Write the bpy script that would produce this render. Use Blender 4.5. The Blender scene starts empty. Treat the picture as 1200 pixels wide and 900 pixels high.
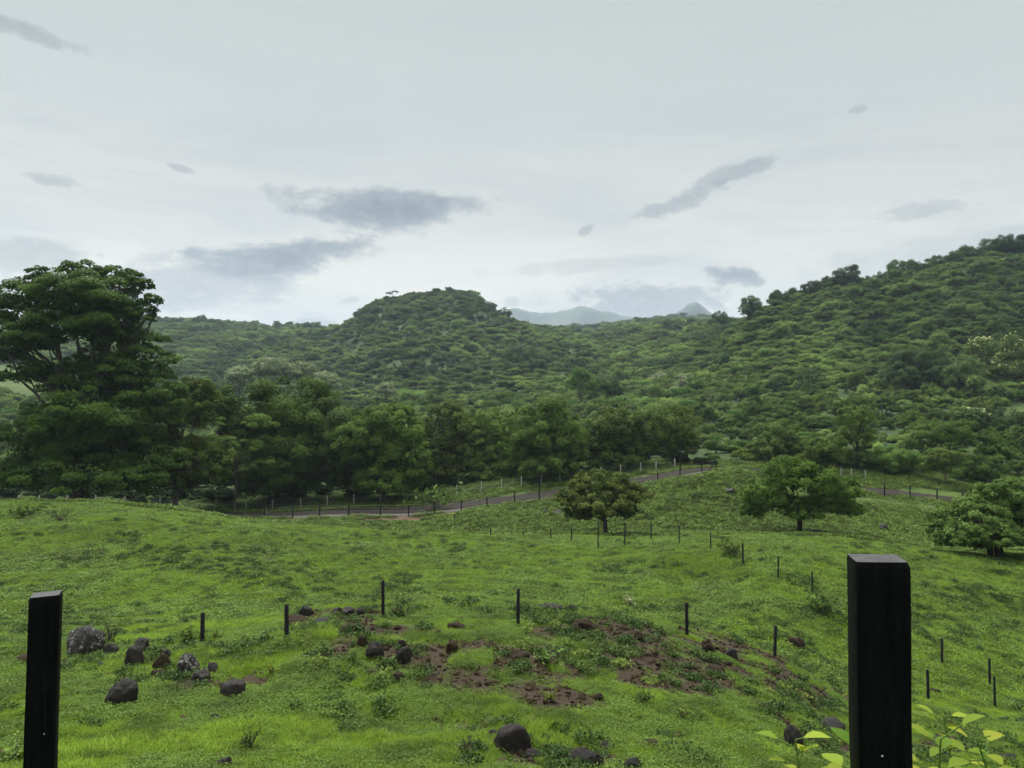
import bpy, bmesh, math, random
import numpy as np
from mathutils import Vector, Matrix
R = math.radians
S = bpy.context.scene
COL = S.collection

# ------------------------------------------------------------------ camera, sky, sun, exposure
EYE = 1.62
PITCH = math.atan(42 / 900.0)
SP, CP = math.sin(PITCH), math.cos(PITCH)
cd = bpy.data.cameras.new('camera')
cam = bpy.data.objects.new('camera', cd)
COL.objects.link(cam)
cam.location = (0, 0, EYE)
cam.rotation_euler = (R(90) + PITCH, 0, 0)
cd.sensor_width = 36
cd.lens = 27.0
cd.clip_start = 0.05
cd.clip_end = 60000
S.camera = cam

SUN_EL, SUN_AZ = 58, -25          # degrees; azimuth measured from +Y towards +X
S.view_settings.view_transform = 'Standard'
S.view_settings.look = 'None'
S.view_settings.gamma = 1
S.view_settings.use_curve_mapping = False
S.view_settings.exposure = 0.6
S.cycles.use_denoising = True
S.cycles.denoising_prefilter = 'FAST'
S.cycles.max_bounces = 6
S.cycles.diffuse_bounces = 3
S.cycles.glossy_bounces = 2
S.cycles.transmission_bounces = 4
S.cycles.transparent_max_bounces = 8
S.cycles.volume_bounces = 1
S.cycles.caustics_reflective = False
S.cycles.caustics_refractive = False


class NT:
    """small helper to write node trees"""
    def __init__(s, tree):
        s.t = tree
        s.n = tree.nodes
        s.l = tree.links

    def put(s, sock, v):
        if v is None:
            return
        if isinstance(v, bpy.types.NodeSocket):
            s.l.new(v, sock)
        else:
            if sock.type == 'RGBA' and not hasattr(v, '__len__'):
                v = (v, v, v)
            if sock.type == 'RGBA' and len(v) == 3:
                v = (*v, 1)
            sock.default_value = v

    def math(s, op, a, b=None, c=None, clamp=False):
        n = s.n.new('ShaderNodeMath')
        n.operation = op
        n.use_clamp = clamp
        for i, v in enumerate((a, b, c)):
            s.put(n.inputs[i], v)
        return n.outputs[0]

    def vmath(s, op, a, b=None):
        n = s.n.new('ShaderNodeVectorMath')
        n.operation = op
        s.put(n.inputs[0], a)
        if op == 'SCALE':
            s.put(n.inputs[3], b)
        else:
            s.put(n.inputs[1], b)
        return n.outputs[1] if op in ('LENGTH', 'DOT_PRODUCT', 'DISTANCE') else n.outputs[0]

    def mix(s, f, a, b, blend='MIX'):
        n = s.n.new('ShaderNodeMix')
        n.data_type = 'RGBA'
        n.blend_type = blend
        s.put(n.inputs[0], f)
        s.put(n.inputs[6], a)
        s.put(n.inputs[7], b)
        return n.outputs[2]

    def smooth(s, v, a, b, lo=0.0, hi=1.0):
        n = s.n.new('ShaderNodeMapRange')
        n.interpolation_type = 'SMOOTHSTEP'
        s.put(n.inputs[0], v)
        for i, k in enumerate((a, b, lo, hi)):
            s.put(n.inputs[i + 1], k)
        return n.outputs[0]

    def noise(s, vec, scale, detail=4, rough=0.55, dist=0.0):
        n = s.n.new('ShaderNodeTexNoise')
        s.put(n.inputs['Vector'], vec)
        n.inputs['Scale'].default_value = scale
        n.inputs['Detail'].default_value = detail
        n.inputs['Roughness'].default_value = rough
        n.inputs['Distortion'].default_value = dist
        return n.outputs[0]

    def comb(s, x, y, z):
        n = s.n.new('ShaderNodeCombineXYZ')
        for i, v in enumerate((x, y, z)):
            s.put(n.inputs[i], v)
        return n.outputs[0]


def lin(r, g, b):
    f = lambda c: (c / 255 / 12.92) if c <= 10 else ((c / 255 + 0.055) / 1.055) ** 2.4
    return (f(r), f(g), f(b))


def build_world():
    w = bpy.data.worlds.new('World')
    S.world = w
    w.use_nodes = True
    t = NT(w.node_tree)
    t.n.clear()
    out = t.n.new('ShaderNodeOutputWorld')
    bg = t.n.new('ShaderNodeBackground')
    t.l.new(bg.outputs[0], out.inputs[0])
    sky = t.n.new('ShaderNodeTexSky')
    sky.sky_type = 'NISHITA'
    sky.sun_disc = False
    sky.sun_elevation = R(SUN_EL)
    sky.sun_rotation = R(SUN_AZ)
    sky.air_density = 1.0
    sky.dust_density = 1.5
    tc = t.n.new('ShaderNodeTexCoord')
    sep = t.n.new('ShaderNodeSeparateXYZ')
    t.l.new(tc.outputs['Generated'], sep.inputs[0])
    X, Y, Z = sep.outputs
    az = t.math('MULTIPLY', t.math('ARCTAN2', X, Y), 180 / math.pi)
    el = t.math('MULTIPLY', t.math('ARCSINE', Z), 180 / math.pi)
    # the overcast layer: colour over elevation
    ramp = t.n.new('ShaderNodeValToRGB')
    t.put(ramp.inputs[0], t.math('DIVIDE', t.math('ADD', el, 10.0), 100.0))
    pts = [(-10, lin(200, 203, 200)), (3, lin(241, 238, 228)), (9, lin(243, 240, 231)), (14, lin(225, 225, 220)),
           (20, lin(205, 211, 211)), (28, lin(196, 205, 206)), (40, lin(202, 209, 211)), (90, lin(218, 221, 222))]
    e = ramp.color_ramp.elements
    while len(e) < len(pts):
        e.new(0.5)
    for i, (p, c) in enumerate(pts):
        e[i].position = (p + 10) / 100
        e[i].color = (*c, 1)
    base = ramp.outputs[0]
    # broad streaks in the layer
    sv = t.comb(t.math('MULTIPLY', az, 0.045), t.math('MULTIPLY', el, 0.21), 3.7)
    streak = t.noise(sv, 1.0, 6, 0.6, 0.6)
    sm = t.smooth(streak, 0.35, 0.68, 0.0, 1.0)
    fade = t.smooth(el, 15.0, 26.0, 1.0, 0.3)
    base = t.mix(t.math('MULTIPLY', t.math('MULTIPLY', sm, fade), 0.62), base, lin(182, 190, 194))
    sv2 = t.comb(t.math('MULTIPLY', az, 0.07), t.math('MULTIPLY', el, 0.5), 9.1)
    st2 = t.smooth(t.noise(sv2, 1.0, 5, 0.6, 0.4), 0.5, 0.75)
    low = t.smooth(el, 6.0, 17.0, 1.0, 0.0)
    base = t.mix(t.math('MULTIPLY', t.math('MULTIPLY', st2, low), 0.75), base, lin(240, 239, 233))
    # separate darker clouds: azimuth, elevation, half width, half height, slope, flat side, strength
    cv = t.comb(t.math('MULTIPLY', az, 0.16), t.math('MULTIPLY', el, 0.42), 1.3)
    cn = t.noise(cv, 1.0, 8, 0.62, 0.5)
    cn = t.math('MULTIPLY', t.math('SUBTRACT', cn, 0.5), 3.0)
    cv2 = t.comb(t.math('MULTIPLY', az, 0.55), t.math('MULTIPLY', el, 0.9), 5.3)
    cn2 = t.math('MULTIPLY', t.math('SUBTRACT', t.noise(cv2, 1.0, 7, 0.65, 0.2), 0.5), 2.6)
    clouds = [(-10.0, 15.9, 8.8, 2.7, 0.0, 1.4, 1.0, 0), (-17.2, 11.8, 7.0, 1.9, 0.10, 0.5, 1.0, 0), (-22.0, 9.8, 9.5, 2.6, 0.14, 0.2, 0.62, 0),
              (12.2, 15.6, 3.8, 0.9, 0.30, 0.3, 0.62, 1), (16.5, 17.5, 3.6, 0.8, 0.17, 0.3, 0.62, 1), (16.6, 10.3, 2.6, 0.85, -0.1, 0.3, 1.0, 1),
              (-33.0, 10.4, 4.5, 1.6, 0.0, 0.2, 0.55, 0), (10.0, 8.4, 6.5, 1.9, 0.0, 0.1, 0.75, 1), (5.6, 14.0, 0.8, 0.45, 0.4, 0, 0.55, 1),
              (-31.3, 15.1, 2.0, 0.45, 0, 0, 0.5, 1), (-23.5, 16.9, 1.3, 0.35, -0.2, 0, 0.5, 1), (-32.4, 23.4, 3.6, 0.55, -0.12, 0, 0.55, 1),
              (28.1, 13.6, 3.4, 0.8, 0.05, 0, 0.40, 1), (24.6, 20.5, 0.7, 0.3, 0, 0, 0.35, 1), (-14.5, 6.7, 2.2, 1.0, 0.1, 0, 0.55, 1),
              (-12.2, 8.6, 1.1, 0.3, 0.25, 0, 0.4, 1), (0.0, 8.8, 0.6, 0.5, 0, 0, 0.35, 1),
              (6.0, 11.4, 9.0, 0.7, 0.06, 0, 0.32, 0), (30.0, 11.0, 9.0, 1.2, 0.05, 0, 0.25, 0), (-60, 15, 12, 4, 0, 0, 0.5, 0), (62, 18, 14, 4, 0, 0, 0.4, 0)]
    ccol = t.mix(t.smooth(cn2, -0.5, 0.5), lin(106, 116, 125), lin(148, 155, 161))
    col = base
    for (a, b, w_, h_, sl, flat, k, fine) in clouds:
        da = t.math('SUBTRACT', az, a)
        de = t.math('SUBTRACT', t.math('SUBTRACT', el, b), t.math('MULTIPLY', da, sl))
        u = t.math('DIVIDE', da, w_)
        v = t.math('DIVIDE', de, h_)
        if flat:                                        # flatter, sharper top edge
            v = t.math('ADD', v, t.math('MULTIPLY', t.math('MAXIMUM', v, 0.0), flat))
        d = t.math('ADD', t.math('MULTIPLY', u, u), t.math('MULTIPLY', v, v))
        m = t.math('SUBTRACT', 1.0, d)
        m = t.math('ADD', m, t.math('ADD', t.math('MULTIPLY', cn, 0.9 if fine else 0.95), t.math('MULTIPLY', cn2, 1.3 if fine else 0.7)))
        m = t.smooth(m, -0.05, 0.95)
        near = t.smooth(d, 1.3, 2.6, 1.0, 0.0)
        m = t.math('MULTIPLY', t.math('MULTIPLY', m, near), k)
        col = t.mix(m, col, ccol)
    # behind this layer a little clear sky colour; the layer is brighter overhead as overcast skies are
    col = t.mix(1.0, col, (1.035, 1.0, 0.925), 'MULTIPLY')
    col = t.vmath('SCALE', col, t.smooth(el, 32.0, 58.0, 6.0, 34.0))
    col = t.mix(0.04, col, sky.outputs[0])
    t.l.new(col, bg.inputs[0])
    bg.inputs[1].default_value = 0.1
    return w


build_world()
sl = bpy.data.lights.new('sun', 'SUN')
so = bpy.data.objects.new('sun', sl)
COL.objects.link(so)
sl.energy = 3.4
sl.angle = R(28)
sl.color = (1.0, 0.97, 0.92)
sd = Vector((math.cos(R(SUN_EL)) * math.sin(R(SUN_AZ)), math.cos(R(SUN_EL)) * math.cos(R(SUN_AZ)), math.sin(R(SUN_EL))))
so.rotation_euler = sd.to_track_quat('Z', 'Y').to_euler()

# ------------------------------------------------------------------ noise and terrain
rng = np.random.default_rng(7)
_P = rng.permutation(512)
_V = rng.random(512) * 2 - 1


def vnoise(x, y):
    xi = np.floor(x).astype(int)
    yi = np.floor(y).astype(int)
    fx, fy = x - xi, y - yi
    fx = fx * fx * fx * (fx * (fx * 6 - 15) + 10)
    fy = fy * fy * fy * (fy * (fy * 6 - 15) + 10)
    h = lambda a, b: _V[_P[(_P[a & 511] + b) & 511]]
    return (h(xi, yi) * (1 - fx) + h(xi + 1, yi) * fx) * (1 - fy) + (h(xi, yi + 1) * (1 - fx) + h(xi + 1, yi + 1) * fx) * fy


def fbm(x, y, o=4, g=0.5):
    s = 0
    a = 1.0
    for i in range(o):
        s = s + a * vnoise(x * 2 ** i + 17.3 * i, y * 2 ** i - 9.1 * i)
        a *= g
    return s


def pchip(x, Y, q):
    """monotone cubic through Y (along axis 0) at x, read at q"""
    x = np.asarray(x, float)
    Y = np.asarray(Y, float)
    h = np.diff(x)
    dl = np.diff(Y, axis=0) / h[:, None]
    m = np.zeros_like(Y)
    w1 = (2 * h[1:] + h[:-1])[:, None]
    w2 = (h[1:] + 2 * h[:-1])[:, None]
    a, b = dl[:-1], dl[1:]
    ok = (a * b) > 0
    m[1:-1] = np.where(ok, (w1 + w2) / (w1 / np.where(ok, a, 1) + w2 / np.where(ok, b, 1)), 0)
    m[0], m[-1] = dl[0], dl[-1]
    i = np.clip(np.searchsorted(x, q) - 1, 0, len(x) - 2)
    t = ((q - x[i]) / h[i])[:, None]
    hh = h[i][:, None]
    return ((1 + 2 * t) * (1 - t) ** 2 * Y[i] + t * (1 - t) ** 2 * hh * m[i] + t * t * (3 - 2 * t) * Y[i + 1] + t * t * (t - 1) * hh * m[i + 1])


# each column is a compass bearing; its rows are how high the ground appears (in 1/900 of a radian below 450) at each distance
K = [7, 10, 14, 18, 22, 26, 30, 35, 40, 46, 52, 58, 64, 70, 78, 88, 96, 101, 107, 114, 130, 160, 200, 250, 300, 360, 430, 500, 600, 700, 850, 1000, 1300, 1700]
TAB = {
    -300: [1000, 925, 836, 775, 753, 742, 732, 718, 700, 672, 642, 614, 596, 590, 592, 600, 599, 598, 595, 591, 578, 565, 545, 525, 500, 470, 440, 420, 405, 395, 388, 385, 390, 400],
    0:    [1000, 925, 836, 775, 753, 742, 732, 718, 700, 670, 640, 612, 594, 589, 591, 600, 599, 598, 595, 591, 578, 560, 525, 498, 472, 446, 425, 415, 408, 398, 388, 385, 390, 400],
    100:  [1000, 925, 836, 775, 753, 742, 735, 720, 702, 672, 640, 614, 597, 591, 593, 600, 599, 598, 595, 591, 578, 562, 532, 518, 498, 470, 445, 428, 408, 397, 386, 385, 390, 400],
    200:  [1000, 925, 836, 772, 750, 740, 735, 722, 702, 672, 642, 616, 602, 597, 598, 604, 602, 601, 598, 594, 575, 558, 535, 520, 502, 478, 455, 435, 410, 392, 380, 378, 385, 395],
    300:  [1000, 928, 838, 764, 738, 730, 729, 722, 702, 672, 645, 624, 614, 612, 616, 614, 608, 605, 600, 591, 572, 552, 530, 515, 500, 478, 455, 437, 415, 396, 386, 386, 392, 400],
    400:  [1000, 930, 842, 756, 722, 712, 716, 716, 705, 680, 655, 634, 622, 619, 624, 617, 606, 602, 595, 588, 568, 545, 522, 508, 492, 470, 448, 418, 387, 386, 388, 388, 394, 400],
    430:  [1000, 931, 843, 756, 720, 712, 717, 717, 705, 681, 657, 635, 624.0, 621.0, 625.0, 620, 606, 601, 593, 585, 565, 543, 519, 505, 489, 465, 438, 405, 368, 365, 380, 385, 392, 400],
    470:  [1000, 932, 845, 757, 718, 711, 718, 718, 706, 683, 660, 638, 628.0, 626.0, 629.0, 620, 606, 600, 591, 582, 562, 540, 514, 502, 484, 458, 428, 392, 353, 353, 370, 380, 390, 400],
    540:  [1000, 934, 847, 757, 716, 711, 720, 719, 707, 685, 663, 643, 630, 627, 630, 614, 600, 594, 584, 572, 552, 536, 511, 498, 480, 455, 425, 392, 349, 352, 370, 384, 390, 395],
    600:  [1000, 935, 848, 757, 714, 712, 723, 720, 707, 686, 664, 645, 633, 630, 630, 608, 592, 586, 576, 562, 546, 530, 508, 495, 478, 455, 428, 404, 381, 380, 384, 388, 392, 395],
    650:  [1000, 936, 850, 762, 722, 716, 728, 722, 709, 687, 664, 645, 633, 630, 629, 604, 586, 580, 571, 557, 542, 528, 506, 493, 477, 455, 430, 412, 396, 392, 390, 388, 390, 392],
    700:  [1002, 938, 853, 768, 728, 719, 731, 725, 711, 688, 664, 644, 634, 630, 628, 600, 580, 574, 565, 550, 538, 525, 504, 489, 472, 451, 430, 414, 402, 396, 392, 386, 388, 390],
    760:  [1004, 942, 858, 778, 740, 730, 738, 731, 716, 688, 657, 640, 633, 631, 626, 593, 570, 564, 556, 549, 535, 522, 499, 484, 466, 446, 425, 406, 394, 386, 380, 386, 382, 384],
    800:  [1006, 946, 864, 788, 750, 738, 744, 739, 721, 688, 650, 637, 632, 632, 624, 589, 562, 556, 551, 548, 534, 518, 494, 478, 458, 434, 414, 398, 388, 384, 380, 386, 380, 382],
    850:  [1010, 950, 872, 800, 766, 754, 756, 746, 716, 680, 648, 635, 630, 630, 624, 589, 556, 550, 549, 548, 532, 516, 492, 472, 446, 415, 394, 382, 384, 388, 388, 388, 380, 380],
    900:  [1014, 955, 880, 815, 782, 770, 764, 750, 708, 672, 648, 634, 628, 628, 625, 600, 570, 560, 553, 550, 532, 514, 487, 455, 410, 366, 382, 400, 415, 420, 415, 410, 400, 400],
    1000: [1010, 955, 900, 860, 835, 815, 802, 770, 722, 690, 660, 640, 634, 632, 628, 607, 588, 578, 572, 560, 536, 512, 482, 438, 385, 340, 365, 390, 410, 415, 415, 410, 400, 400],
    1100: [1010, 960, 912, 875, 850, 832, 816, 775, 740, 705, 672, 652, 646, 644, 638, 617, 598, 589, 580, 566, 540, 512, 478, 424, 360, 315, 345, 375, 400, 410, 415, 410, 400, 400],
    1200: [1010, 965, 920, 885, 862, 846, 833, 800, 765, 720, 685, 660, 650, 648, 645, 624, 606, 598, 590, 574, 545, 512, 474, 414, 346, 298, 330, 365, 395, 405, 410, 410, 400, 400],
    1500: [1010, 965, 922, 888, 866, 850, 838, 806, 772, 730, 695, 668, 656, 652, 648, 628, 610, 602, 592, 575, 545, 505, 460, 395, 320, 265, 300, 340, 380, 395, 405, 410, 400, 400],
}


def z_of(py, Y):
    yc = (450 - py) / 900.0
    return EYE + Y * (SP + yc * CP) / (CP - yc * SP)


PX = np.array(sorted(TAB))
LK = np.log(np.array(K, float))
ZT = np.stack([z_of(np.array(TAB[p], float), np.array(K, float)) for p in PX], 1)       # rows distance, columns bearing
NL, NP = 700, 500
_pq = np.linspace(-300, 1500, NP)
_tmp = pchip(PX.astype(float), ZT.T, _pq).T                                              # K x NP
# near the camera the slope runs up to the ground one stands on; far away the land levels out
YY = np.concatenate([[0.6, 1.6, 3.0, 4.8], K, [2400, 4200, 7000]])
g0 = np.full((4, NP), 0.0)
z7 = _tmp[0]
for i, yv in enumerate((0.6, 1.6, 3.0, 4.8)):
    f = (max(yv - 1.0, 0) / 6.0)
    g0[i] = f * z7 - 0.06 * (yv > 1)
g0[1] -= 0.04
far = np.stack([_tmp[-1] * 0.8, np.full(NP, 60.0), np.full(NP, 30.0)])
GT = np.concatenate([g0, _tmp, far])
_lq = np.linspace(math.log(0.6), math.log(7000), NL)
GRID = pchip(np.log(YY), GT, _lq)
for _ in range(2):                                     # soften the joints between bearings a little
    GRID[:, 1:-1] = (GRID[:, :-2] + 2 * GRID[:, 1:-1] + GRID[:, 2:]) / 4


def base_h(x, y):
    """smooth ground height; x, y arrays in metres"""
    x = np.asarray(x, float)
    y = np.asarray(y, float)
    r = np.hypot(x, y)
    a = np.arctan2(x, y)
    amax = math.atan(1.0)
    ac = np.clip(a, -amax, amax)
    yy = np.maximum(r * np.cos(ac), 0.61)
    px = 600 + 900 * np.tan(ac)
    u = np.clip((px + 300) / 1800 * (NP - 1), 0, NP - 1.001)
    v = np.clip((np.log(yy) - math.log(0.6)) / (math.log(7000) - math.log(0.6)) * (NL - 1), 0, NL - 1.001)
    ui, vi = u.astype(int), v.astype(int)
    fu, fv = u - ui, v - vi
    g = (GRID[vi, ui] * (1 - fu) + GRID[vi, ui + 1] * fu) * (1 - fv) + (GRID[vi + 1, ui] * (1 - fu) + GRID[vi + 1, ui + 1] * fu) * fv
    back = np.clip((np.abs(a) - math.pi / 2) / 1.2, 0, 1)          # behind the camera the ground stays level
    return g * (1 - back) + (0.02 * yy) * back


ROADC = [(-60, 100.5), (-33, 100.5), (-21.7, 101.5), (-11, 101), (0, 101), (11.5, 101.5), (22.5, 102.5), (27, 104), (34, 108), (41, 107.5), (48, 105.8), (55, 104.8), (62, 104.2), (75, 104), (95, 106)]
_rx = np.array([p[0] for p in ROADC], float)
_ry = np.array([p[1] for p in ROADC], float)


def road_y(x):
    return pchip(_rx, _ry[:, None], np.clip(np.atleast_1d(np.asarray(x, float)), -60, 95))[:, 0].reshape(np.shape(x))


def H(x, y):
    x = np.asarray(x, float)
    y = np.asarray(y, float)
    g = base_h(x, y)
    r = np.hypot(x, y)
    amp = np.clip(r / 40, 0.25, 1)
    g = g + 0.16 * amp * fbm(x / 6.5, y / 6.5, 3) + 0.035 * fbm(x / 0.9, y / 0.9, 3) * np.clip(1.6 - r / 50, 0, 1)
    rough = np.clip(1.5 - r / 40, 0, 1) * np.clip(0.3 + fbm(x / 2.2 + 3, y / 2.2 + 8, 2), 0, 1)
    g = g + rough * 0.10 * np.abs(fbm(x / 0.55 + 60, y / 0.55, 3))
    farw = np.clip((r - 120) / 150, 0, 1)
    g = g + farw * (1.5 + r / 500) * fbm(x / 45, y / 45, 4) * np.clip(r / 400, 0.4, 1)
    vf = np.clip((r - 900) / 500, 0, 1)
    g = g + vf * 5 * fbm(x / 160, y / 160, 4)
    # the road bed is graded level across
    rd = np.abs(y - road_y(x))
    inr = (x > -60) & (x < 95)
    w = np.where(inr, np.clip((6.3 - rd) / 2.3, 0, 1), 0)
    w = w * w * (3 - 2 * w)
    rz = base_h(x, road_y(x)) * 0.45 + base_h(x, y) * 0.55
    return g * (1 - w) + rz * w


def proj(x, y, z):
    d = np.stack([x, y, z - EYE], -1)
    f = d[..., 1] * CP + d[..., 2] * SP
    u = -d[..., 1] * SP + d[..., 2] * CP
    return 600 + 900 * d[..., 0] / f, 450 - 900 * u / f


def ray(px, py):
    xc, yc = (px - 600) / 900.0, (450 - py) / 900.0
    return Vector((xc, CP - yc * SP, SP + yc * CP))


def at(px, py, Y):
    d = ray(px, py)
    return Vector((0, 0, EYE)) + d * (Y / d.y)


def hit(px, py, y0=2.0, y1=1600.0):
    """first ground point along the view ray through a photo pixel"""
    d = ray(px, py)
    ys = np.exp(np.linspace(math.log(y0), math.log(y1), 5000))
    x = d.x / d.y * ys
    z = EYE + d.z / d.y * ys
    under = np.nonzero(z < H(x, ys))[0]
    i = under[0] if len(under) else len(ys) - 1
    return Vector((x[i], ys[i], float(H(x[i], ys[i]))))


def ground(px, Y):
    x = (px - 600) / 900.0 * Y
    return Vector((x, Y, float(H(x, Y))))


# ------------------------------------------------------------------ mesh helpers
def link(o, parent=None):
    COL.objects.link(o)
    if parent is not None:
        o.parent = parent
    return o


def np_mesh(name, verts, quads, mats, tint=None, mi=None, smooth=False, tris=None):
    me = bpy.data.meshes.new(name)
    verts = np.asarray(verts, np.float32)
    quads = np.asarray(quads, np.int32).reshape(-1, 4)
    nt = 0 if tris is None else len(tris)
    me.vertices.add(len(verts))
    me.vertices.foreach_set('co', verts.ravel())
    nq = len(quads)
    loops = quads.ravel() if not nt else np.concatenate([quads.ravel(), np.asarray(tris, np.int32).ravel()])
    me.loops.add(len(loops))
    me.loops.foreach_set('vertex_index', loops)
    me.polygons.add(nq + nt)
    st = np.concatenate([np.arange(nq) * 4, nq * 4 + np.arange(nt) * 3]).astype(np.int32)
    me.polygons.foreach_set('loop_start', st)
    for m in (mats if isinstance(mats, (list, tuple)) else [mats]):
        me.materials.append(m)
    if mi is not None:
        me.polygons.foreach_set('material_index', np.asarray(mi, np.int32))
    if smooth is not False:
        me.polygons.foreach_set('use_smooth', np.full(nq + nt, True) if smooth is True else np.asarray(smooth, bool))
    if tint is not None:
        a = me.attributes.new('tint', 'FLOAT', 'POINT')
        a.data.foreach_set('value', np.asarray(tint, np.float32))
    me.update(calc_edges=True)
    return me


def obj(name, me, parent=None):
    return link(bpy.data.objects.new(name, me), parent)


def tag(o, label=None, cat=None, group=None, kind=None):
    for k, v in (('label', label), ('category', cat), ('group', group), ('kind', kind)):
        if v:
            o[k] = v
    return o


def empty(name, loc, rz=0.0):
    o = bpy.data.objects.new(name, None)
    o.empty_display_size = 0.3
    o.location = loc
    o.rotation_euler = (0, 0, rz)
    return link(o)


def tube(p, r, n=6):
    """tube along points p (k,3) with radii r (k); returns verts, quads"""
    p = np.asarray(p, float)
    r = np.asarray(r, float)
    d = np.gradient(p, axis=0)
    d /= np.linalg.norm(d, axis=1, keepdims=True) + 1e-9
    ref = np.where(np.abs(d[:, 2:3]) < 0.9, [[0, 0, 1.0]], [[1.0, 0, 0]])
    a = np.cross(d, ref)
    a /= np.linalg.norm(a, axis=1, keepdims=True) + 1e-9
    b = np.cross(d, a)
    th = np.linspace(0, 2 * math.pi, n, endpoint=False)
    v = p[:, None] + r[:, None, None] * (a[:, None] * np.cos(th)[None, :, None] + b[:, None] * np.sin(th)[None, :, None])
    k = len(p)
    i, j = np.meshgrid(np.arange(k - 1), np.arange(n), indexing='ij')
    q = np.stack([i * n + j, i * n + (j + 1) % n, (i + 1) * n + (j + 1) % n, (i + 1) * n + j], -1).reshape(-1, 4)
    return v.reshape(-1, 3), q


class MB:
    """collects pieces into one mesh"""
    def __init__(s):
        s.v, s.q, s.m, s.t, s.n = [], [], [], [], 0

    def add(s, v, q, m=0, t=None):
        v = np.asarray(v, float)
        q = np.asarray(q, int)
        s.v.append(v)
        s.q.append(q + s.n)
        s.m.append(np.full(len(q), m))
        s.t.append(np.full(len(v), 0.5) if t is None else np.asarray(t, float))
        s.n += len(v)

    def box(s, c, sz, rz=0.0, m=0):
        x, y, z = [k / 2 for k in sz]
        v = np.array([[-x, -y, -z], [x, -y, -z], [x, y, -z], [-x, y, -z], [-x, -y, z], [x, -y, z], [x, y, z], [-x, y, z]])
        ca, sa = math.cos(rz), math.sin(rz)
        v = np.stack([v[:, 0] * ca - v[:, 1] * sa, v[:, 0] * sa + v[:, 1] * ca, v[:, 2]], 1) + np.asarray(c, float)
        s.add(v, [[0, 3, 2, 1], [4, 5, 6, 7], [0, 1, 5, 4], [1, 2, 6, 5], [2, 3, 7, 6], [3, 0, 4, 7]], m)

    def mesh(s, name, mats, smooth=False):
        return np_mesh(name, np.concatenate(s.v), np.concatenate(s.q), mats, np.concatenate(s.t), np.concatenate(s.m), smooth)


def limb(a, b, r0, r1, rg, sag=0.12, k=7):
    a, b = np.asarray(a, float), np.asarray(b, float)
    L = np.linalg.norm(b - a)
    m = (a + b) / 2 + rg.normal(0, 1, 3) * L * sag * 0.6 + np.array([0, 0, L * sag])
    t = np.linspace(0, 1, k)[:, None]
    p = (1 - t) ** 2 * a + 2 * t * (1 - t) * m + t * t * b
    p[1:-1] += rg.normal(0, L * 0.012, (k - 2, 3))
    return p, np.linspace(r0, r1, k)


def leaf_quads(pos, nrm, ln, rg, wid=0.5, fold=0.0):
    """diamond leaves (or little sprays of them) at pos facing nrm"""
    n = len(pos)
    nrm = nrm / (np.linalg.norm(nrm, axis=1, keepdims=True) + 1e-9)
    a = np.cross(nrm, rg.normal(0, 1, (n, 3)))
    a /= np.linalg.norm(a, axis=1, keepdims=True) + 1e-9
    b = np.cross(nrm, a)
    ln = ln[:, None]
    k = rg.uniform(0.35, 0.6, (n, 1))
    v = np.stack([pos - a * ln * 0.5, pos + a * ln * (k - 0.5) * 0.6 + b * ln * wid * 0.5 + nrm * ln * fold,
                  pos + a * ln * 0.5 - nrm * ln * fold, pos + a * ln * (k - 0.5) * 0.6 - b * ln * wid * 0.5 + nrm * ln * fold], 1).reshape(-1, 3)
    q = np.arange(n * 4).reshape(-1, 4)
    return v, q


def crown(blobs, rg, leaf=0.35, cover=2.0, dens=1.0, pad=(0.2, 0.34), flat=0.95, inner=0.35, up=0.45, low=-0.75, spread=1.0):
    """foliage on leafy pads set over ellipsoids: blobs are (centre, radii). Returns verts, quads, tint, pad centres"""
    V, T, PC = [], [], []
    for c, r in blobs:
        c, r = np.asarray(c, float), np.asarray(r, float)
        mr = r.mean()
        npad = max(4, int(dens * 4.2 * (r[0] * r[1] + r[0] * r[2] + r[1] * r[2]) / 3 / (mr * (pad[0] + pad[1]) / 2) ** 2 * 0.55))
        d = rg.normal(0, 1, (npad * 3, 3))
        d /= np.linalg.norm(d, axis=1, keepdims=True)
        d = d[d[:, 2] > low][:npad]
        rad = rg.uniform(0.62, 1.0, (len(d), 1)) ** 0.8
        pc = c + d * r * rad
        PC.append(pc)
        for i in range(len(d)):
            pr = mr * rg.uniform(*pad) * rg.uniform(0.8, 1.2)
            m = max(6, int(cover * 4.7 * pr * pr / (0.25 * leaf * leaf) * rg.uniform(0.7, 1.3) * (0.5 + 0.5 * flat)))
            u = rg.normal(0, 1, (m, 3))
            u /= np.linalg.norm(u, axis=1, keepdims=True)
            u[:, 2] = np.where(u[:, 2] < -0.5, -u[:, 2] * 0.6, u[:, 2])
            rr = rg.uniform(0.45, 1.05, (m, 1)) ** 0.7
            pos = pc[i] + u * rr * pr * np.array([spread, spread, flat])
            nr = u * 0.8 + np.array([0, 0, up]) + rg.normal(0, 0.6, (m, 3)) + d[i] * 0.5
            v, q = leaf_quads(pos, nr, leaf * rg.uniform(0.6, 1.25, m), rg)
            V.append(v)
            tt = np.clip(rg.uniform(0, 1) * 0.55 + rg.uniform(0, 0.45, m), 0, 1)
            T.append(np.repeat(tt, 4))
        m = int(inner * 9.0 * mr * mr / (0.25 * leaf * leaf))
        if m:
            u = rg.normal(0, 1, (m, 3))
            u /= np.linalg.norm(u, axis=1, keepdims=True)
            pos = c + u * r * rg.uniform(0.1, 0.85, (m, 1))
            v, q = leaf_quads(pos, u + rg.normal(0, 0.6, (m, 3)), leaf * rg.uniform(0.9, 1.6, m), rg, 0.7)
            V.append(v)
            T.append(np.repeat(rg.uniform(0, 0.5, m), 4))
    V = np.concatenate(V)
    return V, np.arange(len(V)).reshape(-1, 4), np.concatenate(T), np.concatenate(PC)


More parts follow.
